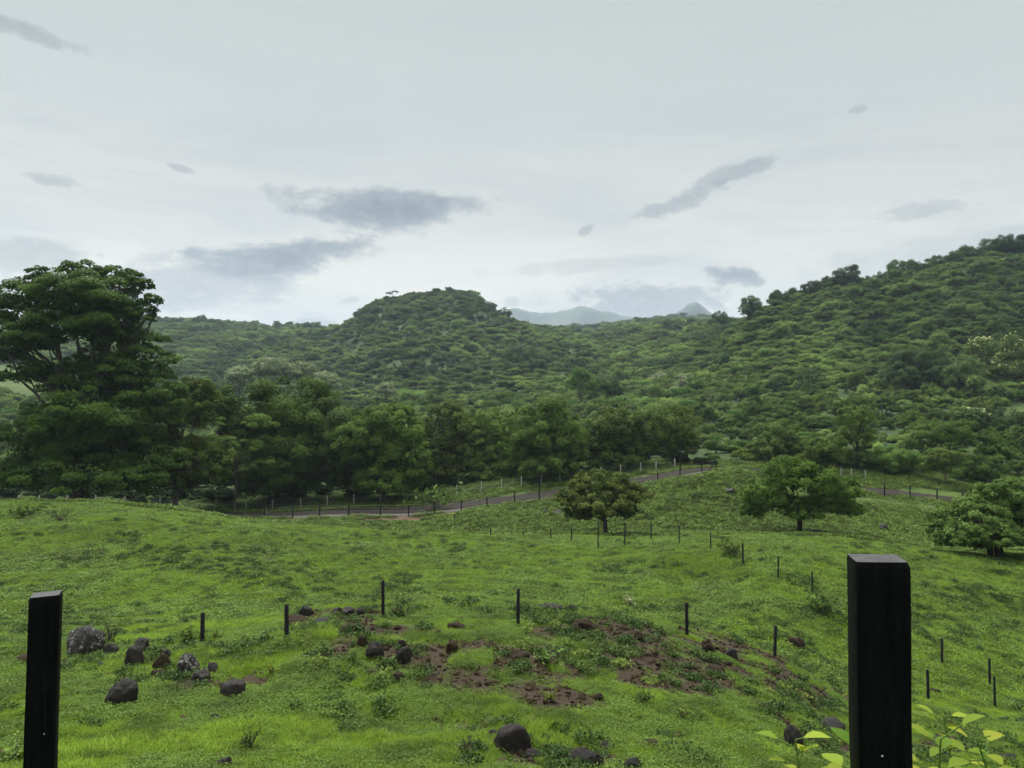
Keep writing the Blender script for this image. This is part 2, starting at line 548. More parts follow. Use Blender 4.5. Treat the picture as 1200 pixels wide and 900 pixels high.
# ------------------------------------------------------------------ materials
def new_mat(name):
    m = bpy.data.materials.new(name)
    m.use_nodes = True
    t = NT(m.node_tree)
    t.n.clear()
    out = t.n.new('ShaderNodeOutputMaterial')
    return m, t, out


def principled(t, out, col, rough=0.7, spec=0.3, normal=None):
    b = t.n.new('ShaderNodeBsdfPrincipled')
    t.put(b.inputs['Base Color'], col)
    t.put(b.inputs['Roughness'], rough)
    t.put(b.inputs['Specular IOR Level'], spec)
    if normal is not None:
        t.l.new(normal, b.inputs['Normal'])
    if out is not None:
        t.l.new(b.outputs[0], out.inputs[0])
    return b.outputs[0]


def bump(t, h, s=0.5, d=0.02):
    n = t.n.new('ShaderNodeBump')
    n.inputs['Strength'].default_value = s
    n.inputs['Distance'].default_value = d
    t.l.new(h, n.inputs['Height'])
    return n.outputs[0]


def attr(t, name):
    n = t.n.new('ShaderNodeAttribute')
    n.attribute_name = name
    return n.outputs['Fac']


def leaf_mat(name, c0, c1, c2=None, k2=0.25, trans=0.25, var=0.35, spec=0.05, rough=0.6, zone=0.0):
    """two leaf tones mixed leaf by leaf, plus a third tone on some plants; a little light passes through"""
    m, t, out = new_mat(name)
    tint = attr(t, 'tint')
    oi = t.n.new('ShaderNodeObjectInfo')
    rnd = oi.outputs['Random']
    col = t.mix(tint, c0, c1)
    if c2 is not None:
        col = t.mix(t.math('MULTIPLY', t.smooth(rnd, 1 - k2 - 0.1, 1.0), 0.8), col, c2)
    if zone:
        zn = t.noise(oi.outputs['Location'], 0.022, 3, 0.6)
        col = t.mix(t.math('MULTIPLY', t.smooth(zn, 0.46, 0.62), zone), col, t.mix(tint, [k * 1.15 for k in c1], [k * 1.6 for k in c1]))
        col = t.mix(t.math('MULTIPLY', t.smooth(zn, 0.48, 0.36), zone), col, t.mix(tint, [k * 0.8 for k in c0], [k * 0.65 for k in c1]))
    r2 = t.math('FRACT', t.math('MULTIPLY', rnd, 7.31))
    hs = t.n.new('ShaderNodeHueSaturation')
    t.put(hs.inputs['Hue'], t.math('ADD', 0.5, t.math('MULTIPLY', t.math('SUBTRACT', rnd, 0.5), 0.035)))
    t.put(hs.inputs['Value'], t.math('ADD', 1.0 - var, t.math('MULTIPLY', r2, 2 * var)))
    t.put(hs.inputs['Color'], col)
    col = hs.outputs[0]
    p = principled(t, None, col, rough, spec)
    tr = t.n.new('ShaderNodeBsdfTranslucent')
    t.put(tr.inputs[0], t.mix(1.0, col, (1.0, 1.05, 0.55), 'MULTIPLY'))
    mx = t.n.new('ShaderNodeMixShader')
    mx.inputs[0].default_value = trans
    t.l.new(p, mx.inputs[1])
    t.l.new(tr.outputs[0], mx.inputs[2])
    t.l.new(mx.outputs[0], out.inputs[0])
    return m


def bark_mat(name, c0, c1, scale=3.0):
    m, t, out = new_mat(name)
    tc = t.n.new('ShaderNodeTexCoord')
    v = t.vmath('MULTIPLY', tc.outputs['Object'], (1, 1, 0.25))
    n = t.noise(v, scale, 5, 0.6)
    principled(t, out, t.mix(t.smooth(n, 0.35, 0.65), c0, c1), 0.85, 0.2, bump(t, n, 0.6, 0.05))
    return m


M = {}
M['leaf_dark'] = leaf_mat('leaf_dark', (0.027, 0.053, 0.009), (0.088, 0.144, 0.023), None, var=0.12)
M['leaf_deep'] = leaf_mat('leaf_deep', (0.034, 0.064, 0.010), (0.110, 0.175, 0.027), None, var=0.12)
M['leaf_shade'] = leaf_mat('leaf_shade', (0.010, 0.022, 0.006), (0.032, 0.056, 0.013), None, var=0.2)  # undergrowth leaves with the shade below the tree line put into their colour
M['leaf_bush'] = leaf_mat('leaf_bush', (0.050, 0.086, 0.016), (0.150, 0.215, 0.050), None, var=0.1)
M['leaf_mid'] = leaf_mat('leaf_mid', (0.040, 0.076, 0.014), (0.128, 0.190, 0.034), (0.11, 0.15, 0.03), var=0.2)
M['leaf_olive'] = leaf_mat('leaf_olive', (0.036, 0.062, 0.014), (0.098, 0.138, 0.028), None, var=0.12)
M['leaf_bright'] = leaf_mat('leaf_bright', (0.050, 0.110, 0.020), (0.130, 0.210, 0.045), None, var=0.12)
M['leaf_brown_tip'] = leaf_mat('leaf_brown_tip', (0.034, 0.066, 0.012), (0.115, 0.150, 0.035), None, var=0.1)
M['leaf_pale'] = leaf_mat('leaf_pale', (0.12, 0.16, 0.075), (0.36, 0.40, 0.24), None, var=0.15)
M['leaf_flower'] = leaf_mat('leaf_flower', (0.30, 0.34, 0.13), (0.56, 0.56, 0.32), None, var=0.1, trans=0.2)
M['leaf_far'] = leaf_mat('leaf_far', (0.054, 0.096, 0.028), (0.140, 0.205, 0.060), (0.15, 0.195, 0.055), k2=0.3, var=0.3, zone=0.75)
M['leaf_far_dark'] = leaf_mat('leaf_far_dark', (0.028, 0.056, 0.018), (0.072, 0.122, 0.036), None, var=0.3)
M['leaf_scrub'] = leaf_mat('leaf_scrub', (0.064, 0.108, 0.026), (0.155, 0.222, 0.054), (0.16, 0.20, 0.05), k2=0.3, var=0.3, zone=0.75)
M['leaf_seedling'] = leaf_mat('leaf_seedling', (0.10, 0.165, 0.02), (0.24, 0.275, 0.036), None, var=0.1, trans=0.35)
M['bark'] = bark_mat('bark', (0.035, 0.028, 0.022), (0.10, 0.085, 0.07))
M['bark_pale'] = bark_mat('bark_pale', (0.09, 0.08, 0.065), (0.20, 0.18, 0.15))
M['bark_black'] = bark_mat('bark_black', (0.012, 0.011, 0.010), (0.035, 0.031, 0.027))


def ground_material():
    m, t, out = new_mat('pasture_ground')
    g = t.n.new('ShaderNodeNewGeometry')
    P = g.outputs['Position']
    n1 = t.noise(P, 0.35, 5, 0.6)
    n2 = t.noise(P, 2.3, 5, 0.65)
    n3 = t.noise(P, 11.0, 4, 0.7)
    n4 = t.noise(P, 45.0, 3, 0.7)
    green = t.mix(t.smooth(n1, 0.35, 0.65), (0.034, 0.058, 0.010), (0.060, 0.095, 0.015))
    green = t.mix(t.math('MULTIPLY', t.smooth(n2, 0.45, 0.7), 0.6), green, (0.045, 0.075, 0.018))
    green = t.mix(t.math('MULTIPLY', t.smooth(n3, 0.52, 0.7), 0.55), green, (0.052, 0.046, 0.026))
    soil = t.mix(n3, (0.022, 0.0155, 0.009), (0.048, 0.035, 0.021))
    soil = t.mix(t.smooth(n4, 0.4, 0.7), soil, (0.028, 0.020, 0.012))
    b = attr(t, 'bare')
    k = t.smooth(t.math('ADD', b, t.math('MULTIPLY', t.math('SUBTRACT', n3, 0.5), 0.9)), 0.28, 0.62)
    col = t.mix(k, green, soil)
    red = attr(t, 'red')
    col = t.mix(red, col, t.mix(n3, (0.050, 0.027, 0.018), (0.105, 0.062, 0.044)))
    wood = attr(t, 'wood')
    wcol = t.mix(t.smooth(t.noise(P, 0.7, 6, 0.8), 0.35, 0.65), (0.008, 0.018, 0.005), (0.040, 0.072, 0.015))  # woodland floor, darkened to paint in shade the trees barely cast
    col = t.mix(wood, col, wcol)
    h = t.math('ADD', n3, t.math('MULTIPLY', n4, 0.4))
    principled(t, out, col, 0.9, 0.15, bump(t, h, 0.7, 0.06))
    return m


# ------------------------------------------------------------------ ground sheet
def bare_mask(x, y):
    """bare soil patches: ellipses on the mound, the banks and the slopes, with frayed rims (0..1)"""
    b = np.zeros(np.shape(x))
    px_, py_ = proj(x, y, base_h(x, y))
    px_ = px_ + 14 * fbm(x / 1.6, y / 1.6 + 9, 3)
    py_ = py_ + 5 * fbm(x / 1.3 + 30, y / 1.3, 3)
    for (px, py, rx, ry, s) in BARE:
        g = 1.7 if py > 715 and 390 < px < 980 else 1.0
        d = ((px_ - px) / rx / g) ** 2 + ((py_ - py) / ry / g) ** 2
        b = np.maximum(b, s * np.clip(1.5 - d, 0, 1))
    return np.clip(b * (1.0 + 0.9 * fbm(x / 0.8, y / 0.8, 4)) + 0.16 * np.clip(fbm(x / 3.3 + 50, y / 3.3, 4), 0, 1), 0, 1)


BARE = [(455, 765, 55, 16, 0.95), (520, 775, 60, 18, 0.9), (600, 785, 60, 18, 0.95), (650, 815, 40, 16, 0.8), (680, 735, 45, 12, 0.8), (740, 755, 60, 14, 0.9), (800, 775, 60, 18, 0.95),
        (860, 790, 60, 18, 0.9), (930, 800, 50, 20, 0.85), (960, 830, 30, 14, 0.6), (400, 728, 40, 6, 0.8), (215, 795, 45, 14, 0.8), (60, 770, 70, 10, 0.6), (130, 800, 40, 8, 0.4),
        (290, 800, 40, 8, 0.5), (400, 790, 30, 8, 0.3), (500, 850, 60, 8, 0.35), (200, 850, 50, 8, 0.35), (170, 655, 120, 15, 0.68), (290, 652, 70, 20, 0.68), (60, 662, 70, 12, 0.6), (400, 650, 50, 12, 0.4), (450, 680, 60, 8, 0.35), (700, 665, 60, 10, 0.4), (1120, 690, 80, 14, 0.5), (1000, 670, 60, 8, 0.4), (820, 690, 60, 10, 0.4),
        (560, 660, 80, 10, 0.5), (930, 710, 60, 12, 0.5), (1090, 720, 100, 16, 0.6), (880, 655, 30, 8, 0.4), (760, 868, 30, 4, 0.6), (660, 890, 50, 8, 0.5), (960, 870, 50, 8, 0.6),
        (1110, 875, 50, 8, 0.6), (850, 590, 60, 14, 0.7), (930, 620, 50, 5, 0.7), (990, 600, 50, 10, 0.4), (560, 622, 60, 6, 0.5), (700, 600, 60, 10, 0.3), (320, 765, 30, 8, 0.4)]


def rows(a, b, ratio):
    n = int(math.log(b / a) / ratio)
    return np.exp(np.linspace(math.log(a), math.log(b), n, endpoint=False))


def build_ground():
    rr = np.concatenate([rows(0.5, 7, 0.03), rows(7, 130, 0.0085), rows(130, 800, 0.012), rows(800, 5600, 0.04), [5600.0]])
    fa = np.arange(-46, 46.01, 0.17)
    ba = np.concatenate([np.linspace(46, 314, 60)[1:-1]])
    ang = np.radians(np.concatenate([fa, ba]))
    rg, ag = np.meshgrid(rr, ang, indexing='ij')
    x, y = rg * np.sin(ag), rg * np.cos(ag)
    z = H(x, y)
    n, k = len(rr), len(ang)
    i, j = np.meshgrid(np.arange(n - 1), np.arange(k), indexing='ij')
    q = np.stack([i * k + j, i * k + (j + 1) % k, (i + 1) * k + (j + 1) % k, (i + 1) * k + j], -1).reshape(-1, 4)[:, ::-1]
    v = np.stack([x, y, z], -1).reshape(-1, 3)
    c = len(v)
    v = np.concatenate([v, [[0, 0, float(z[0].mean())]]])
    jj = np.arange(k)
    tris = np.stack([jj, np.full(k, c), (jj + 1) % k], 1)
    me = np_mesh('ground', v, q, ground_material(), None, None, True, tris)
    X, Y = v[:, 0], v[:, 1]
    r = np.hypot(X, Y)
    b = np.where((r < 150) & (Y > 4), bare_mask(X, Y), 0)
    t = X / np.maximum(Y, 1)
    ry = road_y(X)
    red = np.clip(1.4 - np.abs(Y - (ry - 6.2)) / 3.2, 0, 1) * np.clip((X + 35) / 8, 0, 1) * np.clip((-3 - X) / 8, 0, 1) * 0.95
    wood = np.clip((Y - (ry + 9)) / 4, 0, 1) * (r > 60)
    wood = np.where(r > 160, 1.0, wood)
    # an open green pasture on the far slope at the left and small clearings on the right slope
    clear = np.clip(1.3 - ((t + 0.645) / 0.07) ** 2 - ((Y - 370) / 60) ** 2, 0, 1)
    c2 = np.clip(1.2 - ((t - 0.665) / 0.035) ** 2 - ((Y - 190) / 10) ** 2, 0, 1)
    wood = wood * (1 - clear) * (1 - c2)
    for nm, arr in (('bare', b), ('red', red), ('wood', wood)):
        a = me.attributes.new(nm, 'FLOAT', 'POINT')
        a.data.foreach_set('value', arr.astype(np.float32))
    return tag(obj('ground', me), kind='structure')


build_ground()


def mountain(name, pts, Y, depth, mat, seed):
    """a far range: crest line given by bearing and height, sloping down on both sides with ridged flanks"""
    rg = np.random.default_rng(seed)
    px = np.linspace(pts[0][0], pts[-1][0], 220)
    py = pchip(np.array([p[0] for p in pts], float), np.array([[p[1]] for p in pts], float), px)[:, 0]
    s = np.linspace(-1, 1, 61)
    x = (px - 600) / 900 * Y
    zc = z_of(py, Y) + 0.010 * Y * fbm(x / (0.05 * Y), x * 0 + seed, 5, 0.6) * 0.25
    Xg, Sg = np.meshgrid(x, s, indexing='ij')
    Zc = zc[:, None] * np.ones_like(Sg)
    Yg = Y + Sg * depth + 0.02 * Y * fbm(Xg / (0.08 * Y), Sg * 2, 3)
    prof = (1 - np.abs(Sg)) ** 1.15
    Zg = -20 + (Zc + 20) * prof * (1 + 0.22 * (1 - prof) * fbm(Xg / (0.04 * Y), Sg * 3 + seed, 4))
    n, k = Xg.shape
    i, j = np.meshgrid(np.arange(n - 1), np.arange(k - 1), indexing='ij')
    q = np.stack([i * k + j, (i + 1) * k + j, (i + 1) * k + j + 1, i * k + j + 1], -1).reshape(-1, 4)
    return tag(obj(name, np_mesh(name, np.stack([Xg, Yg, Zg], -1).reshape(-1, 3), q, mat, None, None, True)), kind='structure')


def build_mountains():
    m, t, out = new_mat('mountain_forest')
    g = t.n.new('ShaderNodeNewGeometry')
    n = t.noise(g.outputs['Position'], 0.006, 6, 0.65)
    principled(t, out, t.mix(n, (0.03, 0.045, 0.03), (0.075, 0.095, 0.06)), 0.9, 0.1)
    mountain('mountain_range', [(540, 392), (575, 372), (604, 361), (625, 363), (648, 362), (676, 360), (700, 364), (730, 370), (770, 378), (815, 392), (860, 400)], 4200, 900, m, 3)
    mountain('mountain_peak', [(740, 392), (765, 380), (786, 369), (798, 363), (808, 355.5), (814, 354.5), (820, 358), (832, 366), (850, 374), (880, 384), (920, 396)], 3600, 500, m, 8)


build_mountains()


def build_haze():
    m, t, out = new_mat('haze')
    v = t.n.new('ShaderNodeVolumePrincipled')
    v.inputs['Color'].default_value = (0.66, 0.79, 0.98, 1)
    v.inputs['Density'].default_value = 0.00011
    v.inputs['Density Attribute'].default_value = ''
    v.inputs['Color Attribute'].default_value = ''
    m.cycles.homogeneous_volume = True
    v.inputs['Anisotropy'].default_value = 0.2
    t.l.new(v.outputs[0], out.inputs['Volume'])
    b = MB()
    b.box((0, 0, 340), (13000, 13000, 760))
    o = obj('haze', b.mesh('haze', m))
    tag(o, kind='stuff')


# ------------------------------------------------------------------ scattered growth drawn as one mass each
def stuff(name, pts, rot, scl, idx, protos):
    """one object: copies of the prototype meshes set on points"""
    coll = bpy.data.collections.new(name + '_kinds')
    for i, me in enumerate(protos):
        coll.objects.link(bpy.data.objects.new(f'{name}_kind_{chr(97 + i)}', me))
    me = bpy.data.meshes.new(name)
    me.vertices.add(len(pts))
    me.vertices.foreach_set('co', np.asarray(pts, np.float32).ravel())
    a = me.attributes.new('rot', 'FLOAT_VECTOR', 'POINT')
    a.data.foreach_set('vector', np.asarray(rot, np.float32).ravel())
    a = me.attributes.new('scl', 'FLOAT_VECTOR', 'POINT')
    scl = np.asarray(scl, np.float32)
    if scl.ndim == 1:
        scl = np.repeat(scl[:, None], 3, 1)
    a.data.foreach_set('vector', scl.ravel())
    a = me.attributes.new('idx', 'INT', 'POINT')
    a.data.foreach_set('value', np.asarray(idx, np.int32))
    o = obj(name, me)
    ng = bpy.data.node_groups.new(name, 'GeometryNodeTree')
    ng.interface.new_socket('Geometry', in_out='INPUT', socket_type='NodeSocketGeometry')
    ng.interface.new_socket('Geometry', in_out='OUTPUT', socket_type='NodeSocketGeometry')
    gi, go = ng.nodes.new('NodeGroupInput'), ng.nodes.new('NodeGroupOutput')
    ip = ng.nodes.new('GeometryNodeInstanceOnPoints')
    ci = ng.nodes.new('GeometryNodeCollectionInfo')
    ci.inputs['Collection'].default_value = coll
    ci.inputs['Separate Children'].default_value = True
    ci.inputs['Reset Children'].default_value = True

    def na(n, ty):
        x = ng.nodes.new('GeometryNodeInputNamedAttribute')
        x.data_type = ty
        x.inputs['Name'].default_value = n
        return [s for s in x.outputs if s.enabled and s.name == 'Attribute'][0]
    L = ng.links.new
    L(gi.outputs[0], ip.inputs['Points'])
    L(ci.outputs[0], ip.inputs['Instance'])
    ip.inputs['Pick Instance'].default_value = True
    L(na('idx', 'INT'), ip.inputs['Instance Index'])
    L(na('rot', 'FLOAT_VECTOR'), ip.inputs['Rotation'])
    L(na('scl', 'FLOAT_VECTOR'), ip.inputs['Scale'])
    L(ip.outputs[0], go.inputs[0])
    md = o.modifiers.new('growth', 'NODES')
    md.node_group = ng
    return tag(o, kind='stuff')


def slopes(x, y, e=0.35):
    """rotation that lays a patch on the ground, with a random turn"""
    dx = (H(x + e, y) - H(x - e, y)) / (2 * e)
    dy = (H(x, y + e) - H(x, y - e)) / (2 * e)
    return dx, dy


def ground_rot(x, y, turn):
    dx, dy = slopes(x, y)
    n = np.stack([-dx, -dy, np.ones_like(dx)], 1)
    n /= np.linalg.norm(n, axis=1, keepdims=True)
    # euler XYZ with the turn applied first: R = tilt @ Rz(turn)
    out = np.zeros((len(x), 3))
    for i in range(len(x)):
        q = Vector((0, 0, 1)).rotation_difference(Vector(n[i]))
        e = (q.to_matrix() @ Matrix.Rotation(turn[i], 3, 'Z')).to_euler()
        out[i] = e
    return out


def grass_mat(name, c0, c1, dry, trans=0.3):
    m, t, out = new_mat(name)
    g = t.n.new('ShaderNodeNewGeometry')
    P = g.outputs['Position']
    tint = attr(t, 'tint')
    n1 = t.noise(P, 0.16, 4, 0.6)
    n2 = t.noise(P, 0.9, 5, 0.65)
    n3 = t.noise(P, 4.5, 3, 0.6)
    col = t.mix(tint, c0, c1)
    col = t.mix(t.math('MULTIPLY', t.smooth(n1, 0.45, 0.65), 0.55), col, t.mix(tint, [k * 0.62 for k in c0], [k * 0.66 for k in c1]))
    col = t.mix(t.math('MULTIPLY', t.smooth(n2, 0.46, 0.62), 0.8), col, t.mix(tint, (0.045, 0.080, 0.016), (0.090, 0.130, 0.030)))
    col = t.mix(t.math('MULTIPLY', t.smooth(n3, 0.58, 0.72), 0.5), col, dry)
    p = principled(t, None, col, 0.6, 0.08)
    tr = t.n.new('ShaderNodeBsdfTranslucent')
    t.put(tr.inputs[0], col)
    mx = t.n.new('ShaderNodeMixShader')
    mx.inputs[0].default_value = trans
    t.l.new(p, mx.inputs[1])
    t.l.new(tr.outputs[0], mx.inputs[2])
    t.l.new(mx.outputs[0], out.inputs[0])
    return m


def blades(n, area, hmin, hmax, wmin, wmax, rg, lean=0.6, round_fade=True):
    """bent grass blades, each two quads"""
    rad = np.sqrt(rg.uniform(0, 1, n)) * area
    th = rg.uniform(0, 2 * math.pi, n)
    b = np.stack([rad * np.cos(th), rad * np.sin(th), np.full(n, -0.03)], 1)
    h = rg.uniform(hmin, hmax, n) * (0.75 + 0.5 * rg.random(n))
    w = rg.uniform(wmin, wmax, n)
    a = rg.uniform(0, 2 * math.pi, n)
    dr = np.stack([np.cos(a), np.sin(a), np.zeros(n)], 1)
    sd = np.stack([-np.sin(a), np.cos(a), np.zeros(n)], 1)
    ln = rg.uniform(0.15, lean, n)[:, None]
    up = np.array([0, 0, 1.0])
    m = b + up * (h * 0.55)[:, None] + dr * h[:, None] * ln * 0.35
    t = b + up * (h * (1.0 - 0.35 * ln[:, 0]))[:, None] + dr * h[:, None] * ln
    w = w[:, None]
    v = np.stack([b - sd * w / 2, b + sd * w / 2, m + sd * w * 0.42, m - sd * w * 0.42, t + sd * w * 0.08, t - sd * w * 0.08], 1).reshape(-1, 3)
    k = np.arange(n)[:, None] * 6
    q = np.concatenate([k + [0, 1, 2, 3], k + [3, 2, 4, 5]], 0)
    tt = np.clip(rg.uniform(0, 1, n), 0, 1)
    return v, q, np.repeat(tt, 6)


def weed_leaves(n, area, h, ln, rg, clumps=7):
    cc = np.stack([rg.uniform(-area, area, clumps), rg.uniform(-area, area, clumps)], 1)
    c = cc[rg.integers(0, clumps, n)]
    xy = c + rg.normal(0, area * 0.16, (n, 2))
    z = rg.uniform(0.01, h, n)
    nr = np.stack([rg.normal(0, 0.5, n), rg.normal(0, 0.5, n), np.ones(n)], 1)
    v, q = leaf_quads(np.column_stack([xy, z]), nr, ln * rg.uniform(0.6, 1.3, n), rg, 0.65, 0.06)
    return v, q, np.repeat(rg.uniform(0.2, 1, n), 4)


def build_grass():
    rg = np.random.default_rng(21)
    gm = grass_mat('grass_blade', (0.125, 0.210, 0.017), (0.270, 0.395, 0.046), (0.17, 0.15, 0.07))
    wm = grass_mat('weed_leaf', (0.062, 0.115, 0.018), (0.145, 0.225, 0.040), (0.12, 0.16, 0.04), 0.25)
    rm = grass_mat('rough_grass', (0.042, 0.056, 0.011), (0.100, 0.120, 0.025), (0.09, 0.07, 0.04))
    P = []

    def proto(name, parts):
        b = MB()
        for (v, q, t), m in parts:
            b.add(v, q, m, t)
        return b.mesh(name, [gm, wm])
    for k in range(3):
        P.append(proto('turf', [(blades(760, 0.34, 0.04, 0.11, 0.004, 0.009, rg, 0.8), 0), (weed_leaves(36, 0.3, 0.07, 0.022, rg), 1)]))
    for k in range(2):
        P.append(proto('herb_turf', [(blades(380, 0.34, 0.03, 0.09, 0.004, 0.009, rg, 0.8), 0), (weed_leaves(260, 0.32, 0.11, 0.027, rg, 10), 1)]))
    P.append(proto('tall_turf', [(blades(420, 0.26, 0.07, 0.19, 0.005, 0.010, rg, 0.9), 0)]))
    nP = len(P)
    # near meadow: 6..32 m
    def scatter(n, y0, y1, tmax=0.86, pw=1.0):
        u = rg.random(n)
        y = (y0 ** (2 - pw) + u * (y1 ** (2 - pw) - y0 ** (2 - pw))) ** (1 / (2 - pw))
        x = rg.uniform(-tmax, tmax, n) * y
        return x, y
    x, y = scatter(30000, 3.0, 33, pw=0.55)
    b = bare_mask(x, y)
    keep = rg.random(len(x)) > np.clip((b - 0.2) * 2.4, 0, 0.94)
    x, y, b = x[keep], y[keep], b[keep]
    nz = fbm(x / 2.1, y / 2.1, 4)
    idx = rg.integers(0, 3, len(x))
    herb = (nz + rg.normal(0, 0.25, len(x)) > 0.18) | (b > 0.22)
    idx = np.where(herb, rg.integers(3, 5, len(x)), idx)
    tall = rg.random(len(x)) < np.clip(-nz * 0.12, 0.005, 0.1)
    idx = np.where(tall, 5, idx)
    sc = rg.uniform(0.75, 1.25, len(x)) * np.clip(1.1 - b * 0.9, 0.35, 1)
    stuff('pasture_grass', np.stack([x, y, H(x, y)], 1), ground_rot(x, y, rg.uniform(0, 6.28, len(x))), sc, idx, P)
    # middle meadow: 30..72 m
    Q = []
    for k in range(3):
        Q.append(proto('meadow_turf', [(blades(520, 0.85, 0.06, 0.16, 0.014, 0.030, rg, 0.8), 0), (weed_leaves(90, 0.8, 0.12, 0.08, rg, 9), 1)]))
    for k in range(2):
        Q.append(proto('meadow_herb', [(blades(200, 0.85, 0.06, 0.14, 0.014, 0.028, rg, 0.8), 0), (weed_leaves(260, 0.8, 0.16, 0.085, rg, 12), 1)]))
    x, y = scatter(16000, 30, 76, 0.82, 0.6)
    b = bare_mask(x, y)
    keep = rg.random(len(x)) > np.clip((b - 0.3) * 1.2, 0, 0.8)
    x, y, b = x[keep], y[keep], b[keep]
    nz = fbm(x / 4, y / 4, 4)
    idx = np.where(nz + 0.7 * b + rg.normal(0, 0.2, len(x)) > 0.42, rg.integers(3, 5, len(x)), rg.integers(0, 3, len(x)))
    stuff('meadow_grass', np.stack([x, y, H(x, y)], 1), ground_rot(x, y, rg.uniform(0, 6.28, len(x))), rg.uniform(0.7, 1.25, len(x)), idx, Q)
    # rough grass and herbs on the bank below the road and along both road edges
    gm_save = gm
    Z = []
    for k in range(3):
        bb = MB()
        bb.add(*[blades(420, 1.2, 0.15, 0.42, 0.03, 0.06, rg, 0.9)[i] for i in (0, 1)], 0, None)
        v, q, t = weed_leaves(170, 1.1, 0.35, 0.17, rg, 9)
        bb.add(v, q, 1, t)
        Z.append(bb.mesh('rough_turf', [rm, wm]))
    x, y = scatter(9000, 70, 122, 0.8, 0.5)
    ry = road_y(x)
    b = bare_mask(x, y)
    keep = (np.abs(y - ry) > 4.1) & (rg.random(len(x)) > np.clip((b - 0.3), 0, 0.7)) & ~((np.abs(y - ry + 6.2) < 3.0) & (x > -33) & (x < -6) & (rg.random(len(x)) < 0.85))
    x, y = x[keep], y[keep]
    stuff('bank_grass', np.stack([x, y, H(x, y)], 1), ground_rot(x, y, rg.uniform(0, 6.28, len(x))), rg.uniform(0.6, 1.2, len(x)), rg.integers(0, 3, len(x)), Z)


build_grass()


def build_weeds():
    rg = np.random.default_rng(52)
    mats = [grass_mat('weed_dark', (0.022, 0.048, 0.012), (0.060, 0.105, 0.026), (0.07, 0.09, 0.03), 0.2), grass_mat('weed_light', (0.11, 0.165, 0.03), (0.22, 0.29, 0.06), (0.18, 0.2, 0.07), 0.3)]
    P = []
    for k in range(4):
        b = MB()
        n = 170
        c = rg.normal(0, 0.33, (9, 2))
        xy = c[rg.integers(0, 9, n)] + rg.normal(0, 0.17, (n, 2))
        z = rg.uniform(0.02, 0.42, n) * np.clip(1.2 - np.hypot(xy[:, 0], xy[:, 1]), 0.25, 1)
        v, q = leaf_quads(np.column_stack([xy, z]), rg.normal(0, 0.6, (n, 3)) + [0, 0, 0.9], rg.uniform(0.10, 0.2, n), rg, 0.6, 0.06)
        b.add(v, q, 0, np.repeat(rg.random(n), 4))
        v, q, t = blades(60, 0.5, 0.12, 0.5, 0.012, 0.025, rg, 0.9)
        b.add(v, q, 0, t)
        P.append(b.mesh('weed_clump', [mats[0] if k < 3 else mats[1]]))
    n = 9000
    y = np.sqrt(rg.uniform(4 ** 2, 74 ** 2, n)) * rg.uniform(0.5, 1, n)
    y = np.maximum(y, 4.5)
    x = rg.uniform(-0.85, 0.85, n) * y
    nz = fbm(x / 3.0 + 7, y / 3.0, 4) + 0.9 * bare_mask(x, y)
    k = nz + rg.normal(0, 0.2, n) > 0.36
    x, y = x[k], y[k]
    sc = rg.uniform(0.18, 0.5, len(x)) * np.clip(0.75 + y / 60, 0.8, 1.7)
    m = 2600
    y2 = rg.uniform(72, 121, m)
    x2 = rg.uniform(-0.5, 0.82, m) * y2
    k = (np.abs(y2 - road_y(x2)) > 4.6) & (fbm(x2 / 6, y2 / 6, 3) + rg.normal(0, 0.25, m) > 0.0)
    x, y = np.concatenate([x, x2[k]]), np.concatenate([y, y2[k]])
    sc = np.concatenate([sc, rg.uniform(0.45, 1.3, k.sum())])
    stuff('pasture_weeds', np.column_stack([x, y, H(x, y)]), np.column_stack([rg.normal(0, .1, len(x)), rg.normal(0, .1, len(x)), rg.uniform(0, 6.28, len(x))]), sc, np.where(rg.random(len(x)) < 0.14, 3, rg.integers(0, 3, len(x))), P)


build_weeds()


def build_rubble():
    rg = np.random.default_rng(63)
    m, t, out = new_mat('soil_crumbs')
    oi = t.n.new('ShaderNodeObjectInfo')
    principled(t, out, t.mix(oi.outputs['Random'], (0.011, 0.008, 0.005), (0.048, 0.036, 0.022)), 0.95, 0.05)
    P = []
    for k in range(4):
        bm = bmesh.new()
        bmesh.ops.create_icosphere(bm, subdivisions=2, radius=1)
        for v in bm.verts:
            v.co *= 1 + 0.35 * float(fbm(np.array(v.co.x * 1.4 + k * 9), np.array(v.co.y * 1.4 + v.co.z), 3))
            v.co.z *= 0.7
        me = bpy.data.meshes.new('crumb')
        bm.to_mesh(me)
        bm.free()
        me.materials.append(m)
        P.append(me)
    n = 60000
    y = rg.uniform(5, 36, n)
    x = rg.uniform(-0.85, 0.85, n) * y
    k = rg.random(n) < np.clip((bare_mask(x, y) - 0.3) * 1.3, 0, 0.9)
    x, y = x[k], y[k]
    stuff('soil_rubble', np.column_stack([x, y, H(x, y)]), rg.uniform(0, 6.28, (len(x), 3)) * [0.1, 0.1, 1], rg.gamma(2.2, 0.012, len(x)) + 0.012, rg.integers(0, 4, len(x)), P)


build_rubble()


